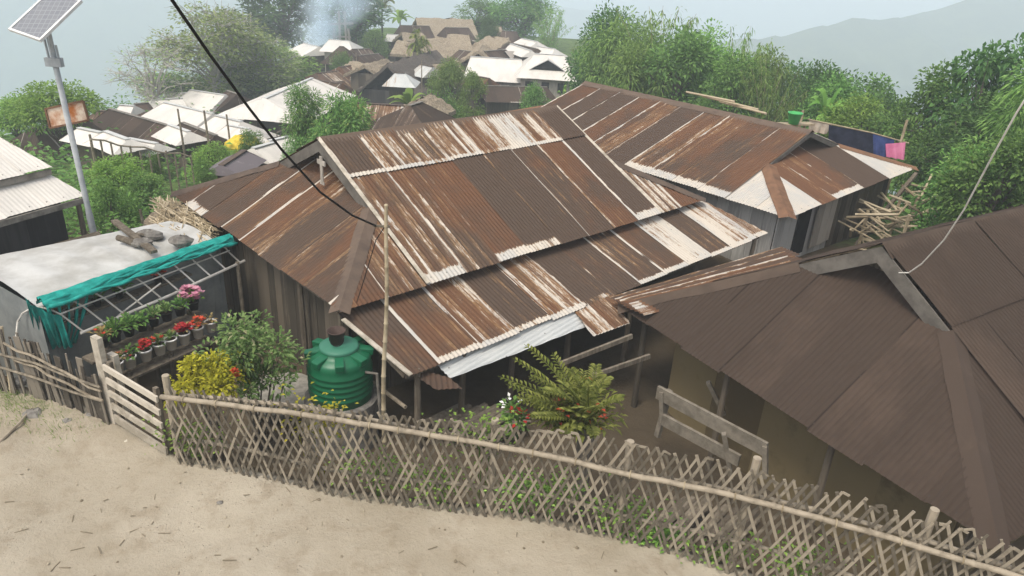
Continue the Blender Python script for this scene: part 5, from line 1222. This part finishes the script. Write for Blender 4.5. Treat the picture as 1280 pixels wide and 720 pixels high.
vhouse('rust streaked end roof left of the long brown roof', (122, 142), (150, 136), 37, 37, 2.0, 1.2, 'brown', (1.4, .2), 'darkwood', 1.4, seed=534, rust=(.5, .8))
vhouse('brown roof behind the lamp post', (40, 158), (110, 152), 31, 33, 2.0, 1.0, 'dark', (.5, .6), 'darkwood', 1.4, seed=535)
vhouse('white roof right beside the lamp post', (98, 160), (126, 165), 29, 28.5, .8, .4, 'white', (.2, .4), 'darkwood', 1.4, seed=536)
vhouse('narrow white roof below the long brown roof', (132, 166), (160, 172), 27, 26, .8, .4, 'white', (.2, .3), 'darkwood', 1.2, seed=537)
vhouse('grey and pale slate patched roof just beyond the straw heap', (276, 203), (306, 191), 23, 25, .75, .35, 'slate', (.1, .1), 'darkwood', 1.2, seed=538, rust=(.4, .6))
vhouse('layered pale sheet roof left of the mango tree', (316, 184), (342, 179), 26, 27, .9, .45, 'white', (.1, .1), 'darkwood', 1.2, seed=539)
vhouse('pale roof glimpsed under the mango tree', (336, 176), (362, 170), 30, 31, .9, .4, 'white', (.1, .1), 'palewall', 1.4, seed=540)
# balcony rail of the big white house
bl = thing('balcony', UY(386, 158, 36), 'railed wooden balcony at the front of the big white roofed house', 'balcony')
mb = MB(); p0, p1 = UY(346, 166, 35.4), UY(394, 147, 37.6)
mb.bar(p0, p1, .06, .06); mb.bar(p0-V(0, 0, .5), p1-V(0, 0, .5), .06, .06); mb.bar(p0-V(0, 0, .7), p1-V(0, 0, .7), .5, .06)
for i in range(14): c = p0.lerp(p1, i/13); mb.bar(c, c-V(0, 0, .7), .04, .04)
for t_ in (0, .5, 1): c = p0.lerp(p1, t_); mb.bar(c-V(0, 0, .7), c-V(0, 0, 3.2), .1, .1)
mb.build('railing', M['wood'], bl)
for a_ in [('small brown roof above the rusty one, left of the grey thatched house', (448, 70), (474, 66), 66, 68, 1.9, .9, 'dark', (.3, .3), 601), ('low beige thatch between the palm and the top roofs', (496, 52), (516, 50), 72, 72, 2.0, 1.0, 'thatch', (.3, .3), 602),
    ('small brown roof behind the white hall, under the thatched gable', (606, 66), (632, 60), 62, 64, 1.9, .9, 'dark', (.4, .4), 603), ('narrow brown lean roof at the left of the beige earth', (405, 104), (430, 101), 54, 55, 1.3, .6, 'brown', (.3, .3), 604),
    ('low dark roof at the right of the round dark tree', (628, 38), (646, 40), 80, 80, 2.0, 1.0, 'dark', (.5, .5), 605), ('pale small roof left of the top roofs', (484, 44), (498, 42), 80, 80, 1.4, .6, 'white', (.2, .2), 606),
    ('brown roof between the large thatch and the white hall', (574, 62), (600, 66), 64, 63, 2.0, 1.0, 'dark', (.3, .3), 611), ('beige thatch behind the feathery tree', (538, 82), (574, 78), 59, 60, 2.1, 1.1, 'thatch', (.3, .3), 612),
    ('two pale roof sheets right of the dark grey thatched house', (526, 80), (542, 84), 56, 55, 1.1, .7, 'zinc', (.1, .1), 613), ('brown tin roof under the feathery tree at its right', (590, 94), (612, 98), 53, 52, 1.6, .8, 'brown', (.3, .3), 614),
    ('thatched roof below the hut at the round dark tree', (610, 44), (636, 52), 73, 70, 2.0, 1.1, 'thatch', (.3, .3), 615), ('brown roof in front of the long top roof', (556, 36), (586, 33), 81, 82, 2.2, 1.1, 'dark', (.3, .3), 616),
    ('small white roof high behind the gable opening roof', (672, 58), (694, 61), 64, 63, 1.5, .7, 'white', (.3, .5), 617), ('beige thatch strip left of the dark grey gable', (440, 78), (468, 80), 62, 60, 1.5, .8, 'thatch', (.2, .2), 618),
    ('brown roof below the wooden tower, right side', (440, 62), (462, 60), 70, 71, 1.8, .8, 'dark', (.3, .4), 619), ('thatched roof at the upper left end of the top roofs', (502, 42), (528, 40), 77, 78, 2.0, 1.0, 'thatch', (.4, .3), 620),
    ('small pale roof between the long brown roof and its dark neighbour', (212, 158), (236, 162), 31, 30, .8, .45, 'white', (.2, .3), 621), ('white roof at the lower right of the left cluster', (284, 157), (312, 160), 33.5, 33, 1.1, .5, 'white', (.2, .3), 622),
    ('narrow pale roof in the gardens below the long brown roof', (160, 174), (196, 178), 27.5, 27, .7, .35, 'white', (.1, .2), 623), ('dark roof behind the small white square roof', (168, 130), (186, 128), 42, 42.5, 1.2, .6, 'dark', (.2, .2), 624),
    ('white roof behind the pale greenish one', (226, 117), (246, 114), 49, 50, 1.5, .7, 'white', (.2, .2), 625), ('rusty roof right of the big white balcony house', (392, 100), (428, 104), 51, 50, 1.6, .8, 'brown', (.3, .3), 626),
    ('beige thatch roof end beside the dark hipped roof', (520, 124), (540, 120), 37, 39, 1.3, .7, 'thatch', (.2, .2), 607)]:
    vhouse(*a_[:-1], 'darkwood', 1.3, seed=a_[-1])
gf = thing('garden_fence', UY(190, 190, 22), 'thin bamboo garden fence with a single rail below the long brown roof', 'fence')
p0, p1 = UY(112, 170, 21), UY(238, 192, 24)
for i in range(12):
    c = p0.lerp(p1, i/11); mb = MB(); mb.cur = .5; mb.tube([V(c.x, c.y, ground(c.x, c.y)-.2), c+V(0, 0, rnd.uniform(-.25, .05))], .03, 5); mb.build('post', M['bamboorail'], gf)
mb = MB(); mb.cur = .6; mb.tube([p0.lerp(p1, i/8)+V(0, 0, -.1+.05*math.sin(i*2)) for i in range(9)], .028, 5); mb.build('rail', M['bamboorail'], gf)
# wooden tower
tp = UY(425, 48, 76); tw = thing('wooden_tower', V(tp.x, tp.y, ground(tp.x, tp.y)), 'skeletal wooden tower standing among the trees behind the white roof', 'tower')
mb = MB(); m1 = pxm(tp); z0_, zt_ = ground(tp.x, tp.y), UY(428, 14, 76).z
for dx in (-.7, 0, .7, 1.1): mb.bar((tp.x+dx, tp.y, z0_), (tp.x+dx*.8, tp.y, zt_-(1.6 if dx in (-.7, 1.1) else 0)), .22, .2)
zc_ = UY(425, 30, 76).z; mb.bar((tp.x-1.2, tp.y, zc_-.1), (tp.x+1.4, tp.y, zc_+.15), .2, .2); mb.bar((tp.x-.8, tp.y, zc_-1.2), (tp.x+1.1, tp.y, zc_-1.2), .15, .15)
mb.build('frame', M['palewall'], tw)
# yellow tarp
mb = MB(); mb.blob(U(305, 182, -2.2), (.75, .6, .42), 91, 12, 8, .12); tag(mb.build('tarp_bundle', M['yellow'], None), 'yellow tarpaulin bundle beside the small white roofs', 'tarp')
# stones and slates on the nearer small roofs
mb = MB(); q = random.Random(92)
for i in range(12): pass
# poles standing in the village
for i, (px, y0_, y1_, Y, l_) in enumerate([(255, 138, 206, 26, 'tall thin pole rising from the gardens left of the stone weighted roof'), (222, 136, 178, 29, 'thin pole in front of the long brown roof'), (283, 143, 170, 30, 'thin pole at the right end of the left cluster'), (112, 168, 206, 22, 'thin pole beside the lamp post'), (445, 66, 92, 62, 'pale pole standing by the rusty roof in the village'), (527, 74, 118, 52, 'thin trunk like pole by the palm'), (175, 262, 276, 17, 'short pole stub in the garden behind the shed')]):
    a = UY(px, y0_, Y); mb = MB(); mb.cur = .4; mb.tube([V(a.x+.05, a.y, ground(a.x, a.y)-.2), a], [.05, .035], 6); tag(mb.build('pole', M['bamboorail'], None), l_, 'pole')

# ------------------------------------------------------------------ trees
def tree_mesh(kind, h, r_, seed, leaf, n, ls, crown0=.3, clumps=26, squash=1.0, bare=0):
    q = random.Random(seed); tr = MB(); lf = MB(); cs = []
    hc = h*(1-crown0)/2; zc_ = h*crown0+hc
    for i in range(clumps):
        a = q.uniform(0, 6.28); z_ = q.uniform(-.95, 1.0); rr = math.sqrt(max(.02, 1-z_*z_))*q.uniform(.45, 1.0)
        p = V(math.cos(a)*rr*r_*.85, math.sin(a)*rr*r_*.85, zc_+z_*hc*.86*squash); cs.append((p, q.uniform(.2, .38)*r_))
    br = MB(); br.cur = .5; top = V(q.uniform(-.05, .05)*h, q.uniform(-.05, .05)*h, h*.62); tb_ = h*.022+.03
    tr.cur = .5; tr.tube([V(0, 0, -1.5), V(.01*h, .0, h*.2), top*.6+V(0, 0, h*.06), top], [tb_*1.3, tb_, tb_*.75, tb_*.3], 8)
    for p, cr_ in cs:
        t_ = q.uniform(.25, .8); s_ = V(top.x*t_, top.y*t_, top.z*t_)
        if s_.z > p.z: s_.z = max(.1*h, p.z-.12*h)
        md = s_.lerp(p, .5)+V(q.gauss(0, .05)*r_, q.gauss(0, .05)*r_, .06*h); br.tube([s_, md, p], [tb_*.42, tb_*.28, tb_*.1], 5)
        if bare:
            for j in range(bare):
                d = V(q.gauss(0, 1), q.gauss(0, 1), q.gauss(.4, .8)).normalized()*cr_*1.5; m2 = p+d*.5+V(0, 0, .1); br.tube([p, m2, p+d], [tb_*.13, tb_*.08, tb_*.03], 4)
                for k_ in range(2):
                    d2 = V(q.gauss(0, 1), q.gauss(0, 1), q.gauss(.4, .8)).normalized()*cr_*.8; br.tube([m2, m2+d2], [tb_*.06, tb_*.03], 4)
    wsum = [c[1]**2 for c in cs]
    for i in range(n):
        p, cr_ = q.choices(cs, wsum)[0]; d = V(q.gauss(0, 1), q.gauss(0, 1), q.gauss(.15, .8)).normalized()
        b = p+d*cr_*(q.random()**.45)*1.12; lf.cur = q.random()
        if kind == 'mango':
            lf.leaf(b, V(d.x, d.y, d.z*.5-.15+q.uniform(-.4, .4)), V(0, 0, 1), ls*q.uniform(.8, 1.4), ls*.33, .12)
        elif kind == 'fine':
            lf.leaf(b, d+V(0, 0, q.uniform(-.9, .1)), V(q.uniform(-.5, .5), q.uniform(-.5, .5), 1), ls*q.uniform(.8, 1.3), ls*.3, .25)
        else:
            lf.leaf(b, d+V(q.uniform(-.7, .7), q.uniform(-.7, .7), q.uniform(-.4, .2)), V(q.uniform(-.5, .5), q.uniform(-.5, .5), 1), ls*q.uniform(.7, 1.3), ls*.6, .2)
    bk_ = M['palebark'] if bare else M['bark']; return tr.mesh('trunk', bk_), lf.mesh('crown', LEAF[leaf]), br.mesh('branches', bk_)
def bamboo_mesh(h, r_, seed, leaf='bamb', nc=22, nl=150, ls=.42):
    q = random.Random(seed); tr = MB(); lf = MB()
    for i in range(nc):
        a = q.uniform(0, 6.28); b0_ = V(math.cos(a)*.15*r_*q.random(), math.sin(a)*.15*r_*q.random(), -1.0); hh = h*q.uniform(.75, 1.08); out = r_*q.uniform(.25, 1.0); pts = []
        for j in range(9):
            t_ = j/8; bend = t_**2.6
            pts.append(b0_+V(math.cos(a)*out*bend, math.sin(a)*out*bend, hh*(t_-.22*max(0, t_-.6)**1.3*(1+out/r_))+1.0*t_))
        tr.cur = q.random(); tr.tube(pts, [lerp(.055, .008, j/8) for j in range(9)], 5)
        for j in range(nl):
            t_ = q.uniform(.28, 1.0); k_ = min(7, int(t_*8)); p = pts[k_].lerp(pts[k_+1], t_*8-k_); d = V(q.gauss(0, 1), q.gauss(0, 1), q.gauss(-.1, .5)).normalized()
            lf.cur = q.random(); o3 = d*q.uniform(0, 1)*h*.085*(1.2-t_*.8); lf.leaf(p+o3, d+V(0, 0, -.55), V(q.uniform(-.4, .4), 0, 1), ls*q.uniform(.7, 1.3), ls*.22, .35)
    return tr.mesh('trunk', M['bamboonew']), lf.mesh('crown', LEAF[leaf])
def palm_mesh(h, r_, seed, leaf='palm', nf=16, banana=False):
    q = random.Random(seed); tr = MB(); lf = MB(); tr.cur = .4
    tr.tube([V(0, 0, -1.5), V(.03*h, 0, h*.4), V(.02*h, 0, h*.72)], [.16, .13, .1], 8); c = V(.02*h, 0, h*.72)
    for i in range(nf):
        a = i*2.4+q.uniform(-.3, .3); el = q.uniform(.1, 1.2); L = r_*q.uniform(.85, 1.1)
        tip = c+V(math.cos(a)*math.cos(el)*L, math.sin(a)*math.cos(el)*L, math.sin(el)*h*.3-.15*h*(1-el)); lift = .12*h
        if not banana: frond(lf, c, tip, lift, 22, r_*.38, r_*.07, q)
        else:
            pts = [c.lerp(tip, j/6)+V(0, 0, lift*math.sin(j/6*math.pi)) for j in range(7)]; lf.cur = q.random(); vs = []
            for j, p in enumerate(pts):
                d = (pts[min(6, j+1)]-pts[max(0, j-1)]).normalized(); x = d.cross(V(0, 0, 1)).normalized(); wd_ = r_*.17*math.sin(.25+2.75*j/6)
                vs += [p-x*wd_-V(0, 0, wd_*.35), p, p+x*wd_-V(0, 0, wd_*.35)]
            lf.add(vs, [(j*3+k_, j*3+k_+1, j*3+k_+4, j*3+k_+3) for j in range(6) for k_ in range(2)])
    return tr.mesh('trunk', M['bark']), lf.mesh('crown', LEAF[leaf])
PROTO = {}
def proto(key):
    if key in PROTO: return PROTO[key]
    k_, s_ = key
    if k_ == 'broad': v = tree_mesh('broad', 10, 4, s_, 'mid', 7500, .36, .22, 34)
    elif k_ == 'broaddark': v = tree_mesh('broad', 10, 4, s_, 'dark', 7500, .34, .2, 34)
    elif k_ == 'big': v = tree_mesh('broad', 10, 4, s_, 'dark', 4200, .5, .15, 30)
    elif k_ == 'bright': v = tree_mesh('broad', 10, 4, s_, 'bright', 6500, .34, .12, 30)
    elif k_ == 'fine': v = tree_mesh('fine', 10, 4, s_, 'bamb', 9000, .42, .1, 34)
    elif k_ == 'pale': v = tree_mesh('broad', 10, 4, s_, 'pale', 5600, .30, .15, 40, 1, 7)
    elif k_ == 'bare': v = tree_mesh('broad', 10, 4, s_, 'pale', 700, .3, .15, 30, 1, 9)
    elif k_ == 'flat': v = tree_mesh('broad', 8, 4, s_, 'bright', 5200, .34, .4, 22, .7)
    elif k_ == 'mango': v = tree_mesh('mango', 8, 4, s_, 'mango', 6000, .5, .15, 40)
    elif k_ == 'bush': v = tree_mesh('broad', 4, 3, s_, 'mid', 4600, .26, .02, 26)
    elif k_ == 'bamboo': v = bamboo_mesh(10, 4, s_)
    elif k_ == 'palm': v = palm_mesh(8, 2.6, s_, 'palm', 18)
    elif k_ == 'banana': v = palm_mesh(6, 2.6, s_, 'bright', 11, True)
    PROTO[key] = v; return v
HR = {'flat': (8, 4), 'mango': (8, 4), 'bush': (4, 3), 'palm': (8, 2.6), 'banana': (6, 2.6)}
TREES = []
def tree(kind, seed, cx, top_, width, Y, label, group, cat='tree', base_z=None, name=None, rz=None):
    ms = proto((kind, seed)); p = UY(cx, top_, Y); gz = ground(p.x, p.y) if base_z is None else base_z
    h0, r0 = HR.get(kind, (10, 4)); hh = max(1.2, p.z-gz); rr = width/2*pxm(p)
    t = thing(name or {'bamboo': 'bamboo_clump', 'palm': 'palm_tree', 'banana': 'banana_plant', 'bush': 'bush', 'mango': 'mango_tree'}.get(kind, 'tree'), (p.x, p.y, gz), label, cat, group)
    t.rotation_euler.z = rz if rz is not None else rnd.uniform(0, 6.28)
    sx = rr/r0; sz = hh/h0; sc = min(sz, sx*1.45)
    for nm, me_ in zip(('trunk', 'crown', 'branches'), ms):
        o = bpy.data.objects.new(nm, me_); C.objects.link(o); o.parent = t
        if len(ms) == 2: o.scale = (sx, sx, sz)
        elif nm == 'trunk': o.scale = (sx, sx, sz*(1+.25*(1-sc/sz)))
        else: o.scale = (sx, sx, sc); o.location.z = hh-sc*h0
    return t
G1_ = 'trees on the wooded slope at the right'; G2_ = 'trees around the village'; G3_ = 'garden plants behind the shed'
# beyond the second house
tree('broaddark', 2, 765, 14, 96, 44, 'rounded dark green tree at the left end of the wooded slope', G1_)
tree('bamboo', 1, 742, 32, 56, 52, 'bamboo clump beside the white roof with the little gable', G1_, 'bamboo')
tree('fine', 1, 790, 15, 120, 42, 'feathery green tree with pale top, rising behind the second ridge', G1_)
tree('bamboo', 2, 835, 2, 150, 40, 'tallest bamboo clump above the ridge of the second house', G1_, 'bamboo')
tree('broad', 3, 850, 50, 130, 36, 'mid green tree directly above the middle of the second ridge', G1_)
tree('fine', 3, 800, 64, 116, 36, 'dense low tree behind the left part of the second ridge', G1_)
tree('bright', 1, 880, 30, 100, 42, 'light green tree behind the tall bamboo', G1_)
tree('bamboo', 3, 935, 28, 110, 38, 'bamboo clump with bare drooping stems against the haze', G1_, 'bamboo')
tree('broad', 4, 925, 78, 110, 33, 'leafy tree above the right part of the second ridge', G1_)
tree('bamboo', 1, 975, 52, 100, 32, 'yellowish bamboo clump leaning right, above the roof poles', G1_, 'bamboo')
tree('fine', 3, 955, 70, 110, 35, 'dense feathery tree filling the belt above the roof poles', G1_)
tree('broaddark', 2, 1000, 84, 110, 38, 'dark rounded tree behind the green bucket', G1_)
tree('broad', 4, 1050, 104, 100, 31, 'mid green tree sloping down towards the hazy gap', G1_)
tree('bright', 2, 900, 60, 110, 39, 'pale green tree between the tall bamboo and the yellowish one', G1_)
tree('broaddark', 5, 1120, 128, 80, 33, 'last dark tree before the hazy gap', G1_)
tree('banana', 1, 1040, 112, 66, 29, 'banana plant among the trees behind the beige cloth on the line', G1_, 'banana plant')
tree('broaddark', 5, 1035, 88, 110, 34, 'dark tree right of the yellowish bamboo', G1_)
tree('broad', 6, 1085, 96, 110, 36, 'pointed dark crown at the edge of the hazy valley', G1_)
tree('bright', 2, 1075, 122, 110, 28, 'bright green tree right behind the washing line', G1_)
tree('bush', 1, 1112, 152, 70, 28, 'low bright bush at the right of the washing line', G1_, 'bush')
# right edge
tree('broad', 7, 1190, 88, 130, 25, 'loose leafy tree at right, first beyond the hazy gap', G1_)
tree('big', 1, 1262, 52, 130, 24, 'tall tree with open top at the right edge', G1_)
tree('broaddark', 8, 1240, 120, 140, 22, 'broad dark tree filling the right edge', G1_)
tree('bush', 2, 1190, 165, 100, 23, 'bushy low tree right of the bamboo platform', G1_, 'bush')
tree('bright', 3, 1168, 178, 90, 25, 'light green bush tree below the right trees', G1_)
tree('broad', 9, 1275, 170, 150, 16.5, 'leafy tree behind the brown roof at the right edge', G1_)
tree('bush', 3, 1225, 205, 130, 17.5, 'undergrowth bush right above the brown roof', G1_, 'bush')
tree('fine', 4, 1330, 90, 180, 19, 'feathery tree just cut off by the right edge', G1_)
# village trees
tree('broad', 10, 600, 0, 80, 96, 'round tree above the long top roof', G2_)
tree('broaddark', 11, 612, 24, 34, 80, 'round dark tree in front of the long top roof', G2_)
tree('broad', 12, 655, -10, 90, 92, 'tall tree behind the village on the right', G2_)
tree('bamboo', 2, 690, 5, 60, 84, 'thin pale bamboo right of the tall village tree', G2_, 'bamboo')
tree('big', 2, 350, -30, 110, 86, 'big leaved dark tree left of the smoke', G2_)
tree('big', 3, 440, -14, 100, 88, 'big leaved tree behind the wooden tower', G2_)
tree('bright', 4, 468, 38, 44, 78, 'light green tree right of the wooden tower', G2_)
tree('banana', 3, 500, 12, 40, 90, 'banana plant on the skyline, left of the top roofs', G2_, 'banana plant')
tree('palm', 1, 478, -2, 44, 92, 'palm on the skyline right of the tower', G2_, 'palm')
tree('palm', 2, 524, 40, 34, 60, 'small palm between the grey thatched and the beige roofs', G2_, 'palm')
tree('fine', 5, 562, 78, 66, 47, 'feathery green tree standing in the middle of the village', G2_)
tree('bright', 5, 592, 92, 40, 46, 'light green bush right of the feathery tree', G2_)
tree('banana', 4, 510, 112, 60, 42, 'banana plants below the small pale roof', G2_, 'banana plant')
tree('bush', 4, 548, 122, 60, 40, 'low bush at the foot of the feathery tree', G2_, 'bush')
tree('bush', 5, 668, 113, 50, 42, 'green bush under the white roofed pair', G2_, 'bush')
tree('banana', 5, 705, 108, 26, 42, 'spiky plant at the left end of the second ridge', G2_, 'banana plant')
tree('mango', 1, 425, 118, 84, 24.5, 'mango tree with long drooping leaves behind the main ridge', G2_)
tree('mango', 2, 376, 110, 58, 25.5, 'thinner mango tree with upright top, left of the other', G2_)
tree('mango', 3, 368, 176, 44, 23, 'low mango branchery beside the gable cross', G2_)
tree('bush', 6, 428, 68, 34, 64, 'dark round bush in front of the brown hipped roof', G2_, 'bush')
tree('pale', 1, 255, 4, 150, 52, 'large pale spreading tree on the left skyline', G2_)
tree('pale', 2, 315, 45, 130, 56, 'light green tree right of the large pale one', G2_)
tree('bare', 3, 185, 62, 120, 46, 'half bare tree with grey branches at the left skyline', G2_)
tree('bright', 6, 345, 62, 110, 60, 'bright green bushes on the hillside below the smoke', G2_)
tree('bright', 7, 300, 78, 100, 55, 'bright leafy growth behind the white cluster', G2_)
tree('broad', 13, 215, 92, 110, 54, 'shadowy green tree behind the white cluster', G2_)
tree('flat', 1, 62, 102, 110, 31, 'flat topped green tree at far left', G2_)
tree('flat', 2, 10, 122, 90, 33, 'second flat topped tree at the left edge', G2_)
# gardens behind the shed
tree('bright', 14, 150, 190, 84, 20.5, 'leafy garden tree right of the lamp post', G3_)
tree('mango', 4, 176, 222, 60, 20, 'slender leaved garden plant right of the leafy tree', G3_, 'plant')
tree('bush', 7, 135, 232, 70, 17, 'dark bush at the foot of the lamp post', G3_, 'bush')
tree('bright', 15, 266, 182, 70, 25.5, 'green shrub in the garden near the long brown roof', G3_)
tree('broad', 16, 312, 162, 36, 28, 'green shrub below the white roofs', G3_)
tree('bush', 8, 255, 203, 34, 22, 'small bright bush by the bare earth patch', G3_, 'bush')
tree('bush', 9, 190, 192, 34, 23, 'low shrub between the long brown roof and the bare earth', G3_, 'bush')
# undergrowth on the slopes: too many plants to count
mb = MB(); q = random.Random(95)
def scatter(n, fx, fy, ls):
    for i in range(n):
        x, y = fx(), fy()
        if (x+10.8)**2/4+(y-23)**2/9 < 1 and x < 0: continue
        z_ = ground(x, y); mb.cur = q.random(); hgt = abs(q.gauss(0, .5))
        mb.leaf(V(x, y, z_+hgt), V(q.gauss(0, 1), q.gauss(0, 1), .4), V(q.gauss(0, .4), q.gauss(0, .4), 1), ls*q.uniform(.6, 1.3), ls*.5, .2)
scatter(26000, lambda: q.uniform(10.5, 34), lambda: q.uniform(10, 46), .34)
scatter(9000, lambda: q.uniform(-30, -11.5), lambda: q.uniform(15, 50), .3)
scatter(5000, lambda: q.uniform(-13, -7), lambda: q.uniform(13.5, 21), .16)
o = mb.build('undergrowth', LEAF['mid'], None); o['kind'] = 'stuff'

# ------------------------------------------------------------------ air
def volume_box(name, lo, hi, dens, col):
    mb = MB(); mb.box(((lo[0]+hi[0])/2, (lo[1]+hi[1])/2, (lo[2]+hi[2])/2), tuple(h_-l_ for l_, h_ in zip(lo, hi)))
    mt = bpy.data.materials.new(name); mt.use_nodes = True; n_ = mt.node_tree; n_.nodes.remove(n_.nodes['Principled BSDF'])
    pv_ = n_.nodes.new('ShaderNodeVolumePrincipled'); pv_.inputs['Density'].default_value = dens; pv_.inputs['Color'].default_value = (*col, 1); pv_.inputs['Anisotropy'].default_value = 0
    n_.links.new(pv_.outputs[0], n_.nodes['Material Output'].inputs['Volume'])
    o = mb.build(name, mt, None); o['kind'] = 'stuff'; return o
volume_box('haze', (-6000, -80, -480), (6000, 7000, 24), .0022, (.835, .93, 1.0))

# smoke rising beside the tower
p0, p1 = UY(380, 66, 74), UY(462, -45, 74)
mb = MB(); mb.tube([p0.lerp(p1, i/8) for i in range(9)], [lerp(1.7, 6.2, (i/8)**.7) for i in range(9)], 16)
mt = bpy.data.materials.new('smoke'); mt.use_nodes = True; n_ = mt.node_tree; n_.nodes.remove(n_.nodes['Principled BSDF'])
K = NT.__new__(NT); K.mat = mt; K.t = n_
pv_ = n_.nodes.new('ShaderNodeVolumePrincipled'); pv_.inputs['Color'].default_value = (.78, .9, 1, 1)
sp_ = n_.nodes.new('ShaderNodeSeparateXYZ'); n_.links.new(K.obj(), sp_.inputs[0])
t_ = K.math('DIVIDE', K.math('SUBTRACT', sp_.outputs[2], p0.z), p1.z-p0.z, clamp=True)
ax_ = K.math('MULTIPLY_ADD', t_, p1.x-p0.x, p0.x)
dx_ = K.math('SUBTRACT', sp_.outputs[0], ax_); dy_ = K.math('SUBTRACT', sp_.outputs[1], 74)
d_ = K.math('SQRT', K.math('ADD', K.math('MULTIPLY', dx_, dx_), K.math('MULTIPLY', dy_, dy_)))
rad_ = K.math('MULTIPLY_ADD', K.math('POWER', t_, .7), 4.4, 1.5)
fall = K.ss(K.math('DIVIDE', d_, rad_), 1.0, .15)
nz_ = K.ss(K.noise(K.obj(), .38, 4, .6), .36, .68)
den = K.math('MULTIPLY', K.math('MULTIPLY', fall, nz_), K.math('MULTIPLY_ADD', t_, -.35, .85))
n_.links.new(den, pv_.inputs['Density'])
n_.links.new(pv_.outputs[0], n_.nodes['Material Output'].inputs['Volume'])
o = mb.build('smoke', mt, None); o['kind'] = 'stuff'
